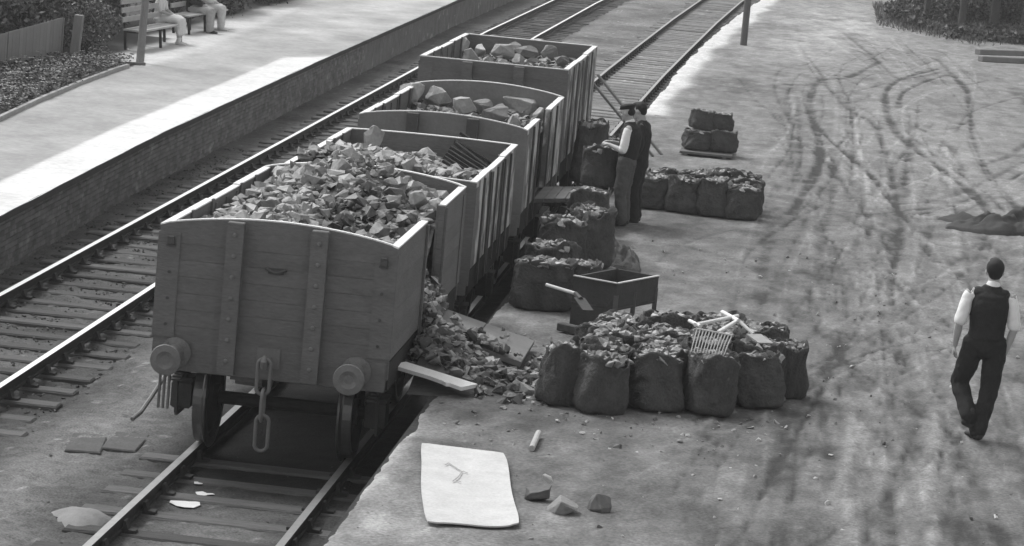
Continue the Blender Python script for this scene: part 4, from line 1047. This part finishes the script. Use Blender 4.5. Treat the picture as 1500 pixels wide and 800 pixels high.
shrub('dark_shrub', -10.9, 34.3, ZP, (.7, 1.4, .9), 3000, .06, 'dark leafy shrub directly behind the left end of the bench', 'shrub', 2)
GS = 'dark shrubs along the back of the platform'
for i, (x, y, r, lb) in enumerate([(-11.2, 30.2, (.6, 1.2, .8), 'dark shrub showing between the board fence and the fence post'), (-11.6, 26.5, (.8, 1.8, .85), 'pale leaved shrub hanging over the left part of the board fence'),
                               (-11.9, 33, (1.0, 2.0, 1.3), 'tall dark shrub behind the flowering shrub'), (-11.6, 37.5, (.8, 2.4, 1.2), 'dark shrub behind the middle of the bench'), (-10.9, 43.5, (.55, 1.6, .8), 'dark shrub between the two groups of seated people'),
                               (-10.75, 48, (.8, 3.0, .7), 'low grey shrub on the path edge beyond the seated people'), (-10.7, 54.5, (.8, 3.2, .7), 'farthest low shrub along the path at the top of the view'), (-12.2, 29, (1.0, 2, 1.4), 'tall dark shrub behind the end of the board fence'), (-12.3, 41, (1, 2.6, 1.5), 'tall dark shrub behind the far bench')]):
    shrub('shrub', x, y, ZP, r, int(1500*r[0]*r[1]*1.6)+900, .075, lb, 'shrub', 20+i, GS, flowers=(70 if i == 1 else 0))
# flower bed
rs = np.random.RandomState(31); mb = MB()
bed = [(-11.0, 18.0), (-8.55, 18.0), (-8.52, 20), (-8.72, 22.8), (-9.0, 28), (-9.02, 30.2), (-8.95, 31.2), (-9.9, 31.6), (-10.3, 30.5), (-10.6, 27.2), (-11.0, 23)]
def inpoly(x, y, P):
    c = False
    for i in range(len(P)):
        x1, y1 = P[i]; x2, y2 = P[i-1]
        if (y1 > y) != (y2 > y) and x < (x2-x1)*(y-y1)/(y2-y1)+x1: c = not c
    return c
n = 0
while n < 1500:
    x, y = rs.uniform(-11, -8.4), rs.uniform(18, 31.6)
    if not inpoly(x, y, bed): continue
    n += 1; h = rs.uniform(.05, .26); base = rs.uniform(.6, 1.6)
    for k in range(9):
        a = rs.uniform(0, 6.28); l_ = rs.uniform(.05, .12); p = np.array([x+rs.normal()*.05, y+rs.normal()*.05, ZP+h*rs.uniform(.3, 1)]); dx, dy = math.cos(a)*l_, math.sin(a)*l_
        mb.shade = float(np.clip(base*rs.normal(1.2, .3), .3, 2.6)); mb.add([p, p+np.array([dx*.5-dy*.3, dy*.5+dx*.3, .02]), p+np.array([dx, dy, rs.uniform(-.03, .05)]), p+np.array([dx*.5+dy*.3, dy*.5-dx*.3, .02])], [(0, 1, 2, 3)], 0)
    if rs.rand() < .22:
        for k in range(4):
            p = np.array([x+rs.normal()*.04, y+rs.normal()*.04, ZP+h+.05]); mb.shade = rs.uniform(.6, 1.2); mb.add([p+np.array([-.025, 0, 0]), p+np.array([0, -.025, .01]), p+np.array([.025, 0, 0]), p+np.array([0, .025, .01])], [(0, 1, 2, 3)], 1)
tag(mb.build('bedding_plants', [M_leaf, M_flower]), kind='stuff', label='low leafy bedding plants and pale flowers filling the flower bed', cat='flower bed')
mb = MB(); mb.add([(x, y, ZP+.03) for x, y in bed], [tuple(range(len(bed)))]); tag(mb.build('flower_bed_soil', mat('bed_soil', .06, .95, .3, 5, .6)), kind='structure')

# ---- trees and scrub at the far right
def tree(x, y, z, h, tr_, cr, n, label, seed, group, lean=0.0, low=.38):
    rs = np.random.RandomState(seed); root = empty('tree', (x, y, z), label=label, cat='tree', group=group)
    mb = MB(); pts = [(0, 0, -.1), (lean*.3, .03, h*.3), (lean*.6, -.05, h*.6), (lean, 0, h*.9)]; mb.tube(pts, [tr_*1.3, tr_, tr_*.75, tr_*.3], 10)
    for k in range(6):
        a = rs.uniform(0, 6.28); z0 = h*rs.uniform(.35, .75); l_ = cr*rs.uniform(.5, .9); mb.tube([(lean*.5, 0, z0), (l_*.5*math.cos(a), l_*.5*math.sin(a), z0+l_*.35), (l_*math.cos(a), l_*math.sin(a), z0+l_*.6)], [tr_*.4, tr_*.25, tr_*.1], 6)
    mb.build('trunk', M_bark, root)
    mb = MB(); leaves(mb, (lean, 0, h*.72), (cr, cr, h*low), n, .16, rs); mb.build('crown', M_leaf, root)
GT = 'trees at the far side of the yard'
for i, (x, y, h, t_, cr, lb) in enumerate([(8.3, 71, 5.5, .09, 1.7, 'leftmost slim tree of the wood at the top right'), (9.35, 68.2, 6, .10, 1.8, 'second tree from the left in the wood at the top right'), (10.5, 70.5, 6.5, .13, 2, 'tree in the middle of the wood at the top right'),
                                      (11.35, 68.6, 6, .08, 1.8, 'slim tree right of the middle in the wood at the top right'), (11.9, 70, 6, .11, 2, 'rightmost tree of the wood at the top right'), (9.9, 77, 7, .14, 2.4, 'tree standing deep behind the others in the wood'), (12.2, 78, 7, .14, 2.4, 'deepest tree at the right of the wood')]):
    tree(x, y, ZY, h, t_, cr, 1500, lb, 60+i, GT)
GB = 'scrub bushes under the far trees'
for i, (x, y, r) in enumerate([(7.5, 72.5, (.55, 1.8, .35)), (8.3, 69.5, (.7, 1.8, .28)), (9.4, 66.3, (.8, 1.6, .22)), (10.7, 66.6, (.9, 1.6, .25)), (12.0, 68.6, (1.0, 1.8, .3)), (9.2, 76, (1.5, 2.5, .9)), (11.2, 77.5, (1.8, 2, .8)), (13.1, 77, (1.6, 2, 1.0)), (8.0, 80, (1.1, 3, 1.0)), (10.4, 83, (2.4, 2.5, 1.5)), (13, 84, (2.4, 2.5, 1.6))]):
    shrub('scrub_bush', x, y, ZY, r, int(2600*r[0]*r[2]*2)+1400, .075, ['front left scrub bush at the edge of the wood', 'second scrub bush along the front of the wood', 'scrub bush at the nearest bulge of the wood', 'scrub bush at the front right of the wood', 'rightmost front scrub bush above the stacked timbers', 'dark bush behind the slim trees on the left', 'dark bush behind the slim trees in the middle', 'dark bush behind the trees at the right frame edge', 'far left bush at the back of the wood', 'wide bush at the back of the wood, centre', 'wide bush at the back of the wood, right'][i], 'bush', 80+i, GB)
# rough grass verge
rs = np.random.RandomState(91); mb = MB()
for k in range(15000):
    x = rs.uniform(6.7, 14); y = rs.uniform(60, 82)
    if y < 62.2+abs(x-9.6)*1.9 + rs.uniform(0, 4.0): continue
    h = rs.uniform(.05, .26); a = rs.uniform(0, 6.28); w = .02; mb.shade = rs.uniform(.5, 2.2)
    mb.add([(x-w*math.cos(a), y-w*math.sin(a), ZY-.02), (x+w*math.cos(a), y+w*math.sin(a), ZY-.02), (x+rs.normal()*.08, y+rs.normal()*.08, ZY+h)], [(0, 1, 2)])
tag(mb.build('rough_grass', M_leaf), kind='stuff', label='rough grass along the edge of the wood', cat='grass')
for k, (a, b, z, lb) in enumerate([((1432, 76), (1560, 80), .22, 'upper of two long timbers lying at the right edge below the wood'), ((1436, 86), (1560, 92), .08, 'lower of two long timbers lying at the right edge below the wood')]):
    mb = MB(); mb.bar(at(*a, ZY+z), at(*b, ZY+z), .2, .16, bev=.02); tag(mb.build('timber', mat('stacked_timber', .2, .85, .2, 4, .4)), lb, 'timber')

# ---- thin summer haze over the whole place
mb = MB(); mb.box((-620, -210, -1.5), (620, 1215, 9.5)); hz = mb.build('haze', mat('haze_surface', .5)); hz.data.materials.clear()
hm = bpy.data.materials.new('haze'); hm.use_nodes = True; hn = hm.node_tree; hn.nodes.clear()
ho = hn.nodes.new('ShaderNodeOutputMaterial'); hv = hn.nodes.new('ShaderNodeVolumePrincipled'); hv.inputs['Color'].default_value = (.95, .95, .95, 1); hv.inputs['Density'].default_value = .0007
hn.links.new(hv.outputs[0], ho.inputs['Volume']); hz.data.materials.append(hm); tag(hz, kind='stuff')
# ================================================================ PEOPLE
M_skin = mat('skin', .42, .6, .08, 6, .1); M_hair = mat('dark_hair', .02, .7, .2, 20, .3); M_shirt = mat('white_shirt', .86, .85, .05, 6, .35, bscale=12)
M_vest = mat('dark_waistcoat', .026, .9, .25, 6, .8, bscale=14); M_trou = mat('dark_trousers', .026, .95, .25, 5, .9, bscale=12); M_trou2 = mat('grey_trousers', .095, .95, .25, 5, .9, bscale=12)
M_shoe = mat('black_boots', .03, .6, .3, 8, .3); M_dress = mat('pale_dress', .7, .85, .08, 6, .4, bscale=12); M_dk = mat('dark_coat', .03, .95, .2, 6, .4); M_stock = mat('pale_stockings', .4, .7, .1, 6, .1); M_lt = mat('light_trousers', .62, .9, .1, 6, .3)
M_eye = mat('eye', .03, .3, 0, 5, 0)
def ell(mb, c, r, M=None, sub=3):
    V, Fc = ico(sub); V = V*np.array(r); vs = [Vector(v) for v in V]
    if M is not None: vs = [M @ v for v in vs]
    mb.add([v+Vector(c) for v in vs], Fc)
def limb(mb, pts, radii, seg=14, ref=(1, 0, 0)):
    """closed sweep of ellipses (a along ref, b across) with rounded ends"""
    pts = [Vector(p) for p in pts]; radii = [(r, r) if not hasattr(r, '__len__') else r for r in radii]
    P = []; Rr = []
    for i in range(len(pts)-1):
        p0, p1, p2, p3 = pts[max(i-1, 0)], pts[i], pts[i+1], pts[min(i+2, len(pts)-1)]
        for k in range(5):
            t = k/5; q = .5*((2*p1)+(p2-p0)*t+(2*p0-5*p1+4*p2-p3)*t*t+(3*p1-p0-3*p2+p3)*t**3); q = q.lerp(p1.lerp(p2, t), .35)
            s = t*t*(3-2*t); P.append(q); Rr.append((radii[i][0]*(1-s)+radii[i+1][0]*s, radii[i][1]*(1-s)+radii[i+1][1]*s))
    P.append(pts[-1]); Rr.append(radii[-1])
    d0 = (P[1]-P[0]).normalized(); d1 = (P[-1]-P[-2]).normalized()
    e0 = min(Rr[0]); e1 = min(Rr[-1])
    P = [P[0]-d0*e0*.8, P[0]-d0*e0*.55]+P+[P[-1]+d1*e1*.55, P[-1]+d1*e1*.8]
    Rr = [(Rr[0][0]*.3, Rr[0][1]*.3), (Rr[0][0]*.78, Rr[0][1]*.78)]+Rr+[(Rr[-1][0]*.78, Rr[-1][1]*.78), (Rr[-1][0]*.3, Rr[-1][1]*.3)]
    vs = []; n = len(P)
    for i in range(n):
        t = (P[min(i+1, n-1)]-P[max(i-1, 0)]).normalized(); x = Vector(ref); x = x-t*x.dot(t)
        if x.length < .05: x = t.orthogonal()
        x.normalize(); y = t.cross(x)
        for k in range(seg): a = 2*math.pi*k/seg; vs.append(P[i]+x*math.cos(a)*Rr[i][0]+y*math.sin(a)*Rr[i][1])
    fs = []
    for i in range(n-1):
        for k in range(seg): fs.append((i*seg+k, i*seg+(k+1) % seg, (i+1)*seg+(k+1) % seg, (i+1)*seg+k))
    fs += [tuple(range(seg))[::-1], tuple((n-1)*seg+k for k in range(seg))]
    mb.add(vs, fs)
def finish(o, vox, sm=4, wr=0.0):
    r = o.modifiers.new('remesh', 'REMESH'); r.mode = 'VOXEL'; r.voxel_size = vox; r.use_smooth_shade = True
    s = o.modifiers.new('smooth', 'SMOOTH'); s.iterations = sm; s.factor = .5
    if wr:
        tx = bpy.data.textures.get('wrinkle') or bpy.data.textures.new('wrinkle', 'CLOUDS'); tx.noise_scale = .09
        d = o.modifiers.new('wrinkle', 'DISPLACE'); d.texture = tx; d.strength = wr; d.mid_level = .5
def hand(mb, wrist, direction, palm_n, curl=.5, sgn=1, sc=1.0):
    """palm, four unequal bent fingers and a thumb leaving the side of the palm"""
    d = Vector(direction).normalized(); nrm = Vector(palm_n); nrm = (nrm-d*nrm.dot(d)).normalized(); side = d.cross(nrm)*sgn
    w = Vector(wrist); limb(mb, [w, w+d*.045*sc, w+d*.085*sc], [(.026*sc, .017*sc), (.038*sc, .015*sc), (.037*sc, .013*sc)], 12, ref=side)
    for k, (o, l_) in enumerate(((-.029, .072), (-.010, .082), (.010, .077), (.028, .060))):
        b = w+d*.085*sc+side*o*sc; pts = [b-d*.02*sc]; dd = d.copy(); p = b
        for j in range(3):
            dd = (dd+nrm*curl*.75).normalized(); p = p+dd*l_*sc/3; pts.append(p)
        limb(mb, pts, [.0095*sc, .009*sc, .0085*sc, .007*sc], 8, ref=side)
    tb = w+d*.025*sc-side*.028*sc; t1 = tb+(d*.6-side*.7+nrm*.3).normalized()*.035*sc; t2 = t1+(d*.9-side*.15+nrm*.45).normalized()*.035*sc
    limb(mb, [tb, t1, t2], [.013*sc, .011*sc, .008*sc], 8, ref=nrm)
def person(label, loc, rz, J, clothes, vox=.0065, group=None):
    """J: joint positions in the figure's own frame (facing +Y). Body is one mesh; clothes and hair are its children."""
    V = {k: Vector(v) for k, v in J.items() if k[0] != '_'}
    mb = MB()
    hd, nk = V['head'], V['neck']; face = Vector(J.get('_face', (0, 1, 0))).normalized(); upv = Vector(J.get('_hup', (0, 0, 1)))
    upv = (upv-face*upv.dot(face)).normalized(); sd = face.cross(upv); HM = Matrix((sd, face, upv)).transposed()
    H = lambda x, y, z: hd+HM @ Vector((x, y, z))
    ell(mb, hd+HM @ Vector((0, -.008, .02)), (.078, .096, .10), HM); ell(mb, H(0, .022, -.045), (.058, .068, .075), HM)          # skull, jaw
    ell(mb, H(0, .082, -.098+.01), (.022, .02, .02), HM, 2)                                                                  # chin
    limb(mb, [H(0, .090, .018), H(0, .104, -.006), H(0, .112, -.026)], [.009, .012, .014], 8)                                    # nose
    for s in (-1, 1):
        ell(mb, H(s*.080, .0, -.012), (.012, .022, .032), HM, 2)                                                              # ears
        ell(mb, H(s*.034, .072, -.030), (.024, .022, .022), HM, 2)                                                              # cheeks
    limb(mb, [H(-.040, .084, .036), H(0, .094, .036), H(.040, .084, .036)], [.009, .010, .009], 8)                                # brow
    limb(mb, [H(-.020, .086, -.062), H(0, .093, -.062), H(.020, .086, -.062)], [.005, .008, .005], 8)                              # lips
    limb(mb, [nk-Vector((0, 0, .05)), nk, H(0, -.015, -.06)], [.068, .058, .055], 14)
    ch, wa, pv = V['chest'], V['waist'], V['pelvis']
    limb(mb, [pv-Vector((0, 0, .03)), pv, wa, ch, ch.lerp(nk, .65)], [(.13, .09), (.155, .10), (.13, .09), (.155, .10), (.10, .07)], 18)
    for s, S in ((-1, 'L'), (1, 'R')):
        sh, el, wr, hp, kn, an, toe = [V[k+S] for k in ('shoulder', 'elbow', 'wrist', 'hip', 'knee', 'ankle', 'toe')]
        limb(mb, [ch.lerp(sh, .5)+Vector((0, 0, .03)), sh, sh.lerp(el, .5), el, el.lerp(wr, .3), wr], [.055, .052, .045, .038, .040, .026], 12)
        limb(mb, [hp, hp.lerp(kn, .4), kn, kn.lerp(an, .3), an], [.085, .078, .055, .055, .036], 12); limb(mb, [an, an.lerp(toe, .5)-Vector((0, 0, .01)), toe], [.035, .034, .028], 10)
        hdir = Vector(J.get('_hand'+S, (wr-el).normalized())); hand(mb, wr, hdir, J.get('_palm'+S, (-s, 0, 0)), J.get('_curl', .5), sgn=s)
    b = mb.build('person', M_skin, loc=loc); b.rotation_euler.z = rz; finish(b, vox, 3); tag(b, label, 'person', group)
    for s in (-1, 1):
        m2 = MB(); ell(m2, H(s*.031, .083, .012), (.011, .008, .007), HM, 2); m2.build('eye', M_eye, b, smooth=True)
    for c in clothes:
        kind, mt = c[0], c[1]; m2 = MB(); wr_ = .012
        if kind == 'hair':
            ell(m2, H(0, -.022, .035), (.087, .093, .095), HM); ell(m2, H(0, -.050, -.01), (.070, .055, .07), HM); ell(m2, H(0, .04, .095), (.055, .05, .035), HM); wr_ = .01
        elif kind == 'cap':
            ell(m2, H(0, -.012, .088), (.100, .115, .036), HM); ell(m2, H(0, -.012, .06), (.086, .105, .035), HM); ell(m2, H(0, -.05, .0), (.078, .06, .06), HM); ell(m2, H(0, .085, .060), (.052, .036, .009), HM); wr_ = 0
        elif kind == 'shirt':      # collar, shoulders and sleeves; c[2] = how far down the arm
            limb(m2, [nk-Vector((0, 0, .04)), nk+Vector((0, 0, .012))], [.082, .066], 14)
            limb(m2, [wa, ch, ch.lerp(nk, .62), ch.lerp(nk, .86)], [(.14, .10), (.155, .105), (.125, .08), (.085, .07)], 16)
            for S in 'LR':
                sh, el, wr = V['shoulder'+S], V['elbow'+S], V['wrist'+S]; e = c[2]
                pts = [ch.lerp(sh, .72)+Vector((0, 0, -.01)), sh-Vector((0, 0, .014)), sh.lerp(el, .5), sh.lerp(el, .95)]; rr = [.055, .060, .064, .062]
                if e > .5: pts += [el, el.lerp(wr, e)]; rr += [.058, .044]
                limb(m2, pts, rr, 14)
            wr_ = .016
        elif kind == 'coat':
            limb(m2, [pv-Vector((0, 0, .12)), pv, wa, ch, ch.lerp(nk, .7)], [(.19, .135), (.185, .13), (.165, .118), (.185, .125), (.12, .085)], 18)
            for S in 'LR':
                sh, el, wr = V['shoulder'+S], V['elbow'+S], V['wrist'+S]; limb(m2, [ch.lerp(sh, .4)+Vector((0, 0, .03)), sh, sh.lerp(el, .5), el, el.lerp(wr, .9)], [.07, .075, .068, .06, .048], 14)
            wr_ = .02
        elif kind == 'vest':
            limb(m2, [pv+Vector((0, 0, .05)), wa, ch, ch.lerp(nk, .45), ch.lerp(nk, .72)], [(.178, .140), (.172, .140), (.196, .158), (.180, .135), (.115, .095)], 18)
            for S, s in (('L', -1), ('R', 1)): sh = V['shoulder'+S]; limb(m2, [ch.lerp(nk, .5), ch.lerp(nk, .5).lerp(sh, .7)+Vector((0, 0, .015))], [(.085, .085), (.056, .078)], 12)
            wr_ = .014
        elif kind == 'trousers':
            limb(m2, [pv-Vector((0, 0, .06)), pv, pv.lerp(wa, .8)], [(.175, .13), (.178, .13), (.158, .112)], 18)
            for S in 'LR':
                hp, kn, an = V['hip'+S], V['knee'+S], V['ankle'+S]
                limb(m2, [hp+Vector((0, 0, .02)), hp.lerp(kn, .5), kn, kn.lerp(an, .5), kn.lerp(an, .98)], [.115, .105, .090, .084, .084], 16)
            wr_ = .03
        elif kind == 'skirt':
            kn = (V['kneeL']+V['kneeR'])/2; an = (V['ankleL']+V['ankleR'])/2; limb(m2, [pv, pv.lerp(kn, .5)+Vector((0, 0, .02)), kn+Vector((0, .03, .01)), kn.lerp(an, .55)+Vector((0, .03, 0))], [(.20, .13), (.20, .12), (.20, .11), (.22, .10)], 18); wr_ = .03
            limb(m2, [pv, wa, ch, ch.lerp(nk, .6)], [(.18, .13), (.15, .11), (.175, .12), (.11, .08)], 16)
        elif kind == 'boots':
            for S, s in (('L', -1), ('R', 1)):
                m3 = MB(); an, toe = V['ankle'+S], V['toe'+S]; d = (toe-an); d.z = 0; d.normalize() if d.length else None
                limb(m3, [an+Vector((0, 0, .06)), an, an-Vector((0, 0, .02))-d*.02], [.052, .052, .048], 12); limb(m3, [an-d*.05-Vector((0, 0, .035)), an.lerp(toe, .5)-Vector((0, 0, .012)), toe+d*.03], [(.042, .036), (.047, .036), (.040, .026)], 12)
                o = m3.build('boot', mt, b); finish(o, .007, 2)
            continue
        o = m2.build({'vest': 'waistcoat'}.get(kind, kind), mt, b); finish(o, .009, 3, wr_)
    return b
# the walking man, back to the camera
JW = dict(head=(.015, .03, 1.635), neck=(.01, 0, 1.50), chest=(0, 0, 1.30), waist=(0, 0, 1.08), pelvis=(-.005, 0, .95),
          shoulderL=(-.20, 0, 1.415), elbowL=(-.275, -.05, 1.13), wristL=(-.285, .03, .89), shoulderR=(.195, .0, 1.405), elbowR=(.25, -.05, 1.12), wristR=(.20, -.01, .86),
          hipL=(-.10, 0, .92), kneeL=(-.19, .10, .52), ankleL=(-.085, -.12, .22), toeL=(-.02, -.10, .11),
          hipR=(.10, 0, .92), kneeR=(.085, -.01, .50), ankleR=(.005, -.09, .085), toeR=(-.05, .05, .035), _curl=.8)
person('man in white shirt sleeves and dark waistcoat walking away, bareheaded', (6.74, .03, ZY), math.radians(4), JW,
       [('shirt', M_shirt, .25), ('vest', M_vest), ('trousers', M_trou), ('hair', M_hair), ('boots', M_shoe)])
# the man in the cap, facing the wagons
JM = dict(head=(0, .06, 1.60), neck=(0, .01, 1.47), chest=(0, -.02, 1.28), waist=(0, -.01, 1.06), pelvis=(0, 0, .94),
          shoulderL=(-.185, -.01, 1.385), elbowL=(-.25, .02, 1.08), wristL=(-.14, .25, 1.14), shoulderR=(.185, -.01, 1.385), elbowR=(.24, .05, 1.10), wristR=(.06, .26, 1.16),
          hipL=(-.09, 0, .91), kneeL=(-.10, .03, .49), ankleL=(-.11, -.02, .085), toeL=(-.13, .13, .035),
          hipR=(.09, 0, .91), kneeR=(.11, .03, .49), ankleR=(.12, 0, .085), toeR=(.15, .14, .035), _face=(.15, 1, -.25), _curl=.7, _handL=(.5, .8, .1), _handR=(-.5, .8, .1), _palmL=(.3, .2, -.9), _palmR=(-.3, .2, -.9))
person('man in a flat cap and white sleeves, side on, handling a coal sack', (2.38, 12.9, ZY), math.radians(80), JM,
       [('shirt', M_shirt, .02), ('vest', M_vest), ('trousers', M_trou2), ('cap', M_vest), ('boots', M_shoe)])
JB = dict(JM); JB.update(_handL=(0, .3, -1), _handR=(0, .3, -1), wristL=(-.24, .08, .86), wristR=(.24, .08, .86), elbowL=(-.25, -.03, 1.10), elbowR=(.25, -.03, 1.10))
person('man in dark clothes standing close behind the man in the flat cap, mostly hidden', (2.52, 13.35, ZY), math.radians(82), JB,
       [('coat', M_dk), ('trousers', M_trou), ('hair', M_hair), ('boots', M_shoe)], vox=.01)
# seated people on the far platform, heads above the frame
JS = dict(head=(0, .04, 1.24), neck=(0, 0, 1.10), chest=(0, -.01, .90), waist=(0, -.02, .70), pelvis=(0, .0, .56),
          shoulderL=(-.18, 0, 1.02), elbowL=(-.24, .06, .76), wristL=(-.10, .28, .68), shoulderR=(.18, 0, 1.02), elbowR=(.24, .06, .76), wristR=(.10, .28, .68),
          hipL=(-.09, .02, .54), kneeL=(-.10, .46, .55), ankleL=(-.10, .46, .10), toeL=(-.10, .60, .04), hipR=(.09, .02, .54), kneeR=(.10, .46, .55), ankleR=(.10, .50, .10), toeR=(.10, .64, .04), _curl=.4)
RZ = math.radians(-94)
person('seated woman in a pale dress at the far end of the platform bench', (-9.85, 37.25, ZP-.03), RZ, JS, [('skirt', M_dress), ('shirt', M_dress, .2), ('hair', M_hair), ('boots', M_dress)], vox=.012)
person('seated woman in a dark coat with pale stockings, left of the pair beyond the bench', (-9.98, 41.2, ZP-.03), RZ, JS, [('coat', M_dk), ('trousers', M_stock), ('hair', M_hair), ('boots', M_shoe)], vox=.012)
person('seated figure in light trousers, right of the pair beyond the bench', (-9.98, 42.5, ZP-.03), RZ, JS, [('coat', M_lt), ('trousers', M_lt), ('hair', M_hair), ('boots', M_dress)], vox=.012)
mb = MB(); c = at(258, 46, ZP); mb.lathe([(.05, 0), (.14, .03), (.16, .14), (.12, .23), (.05, .26)], 16, Matrix.Translation(c)); tag(mb.build('round_bag', mat('pale_bag', .6, .8, .15, 6, .3), smooth=True), 'round pale bag on the ground at the far end of the bench', 'bag')
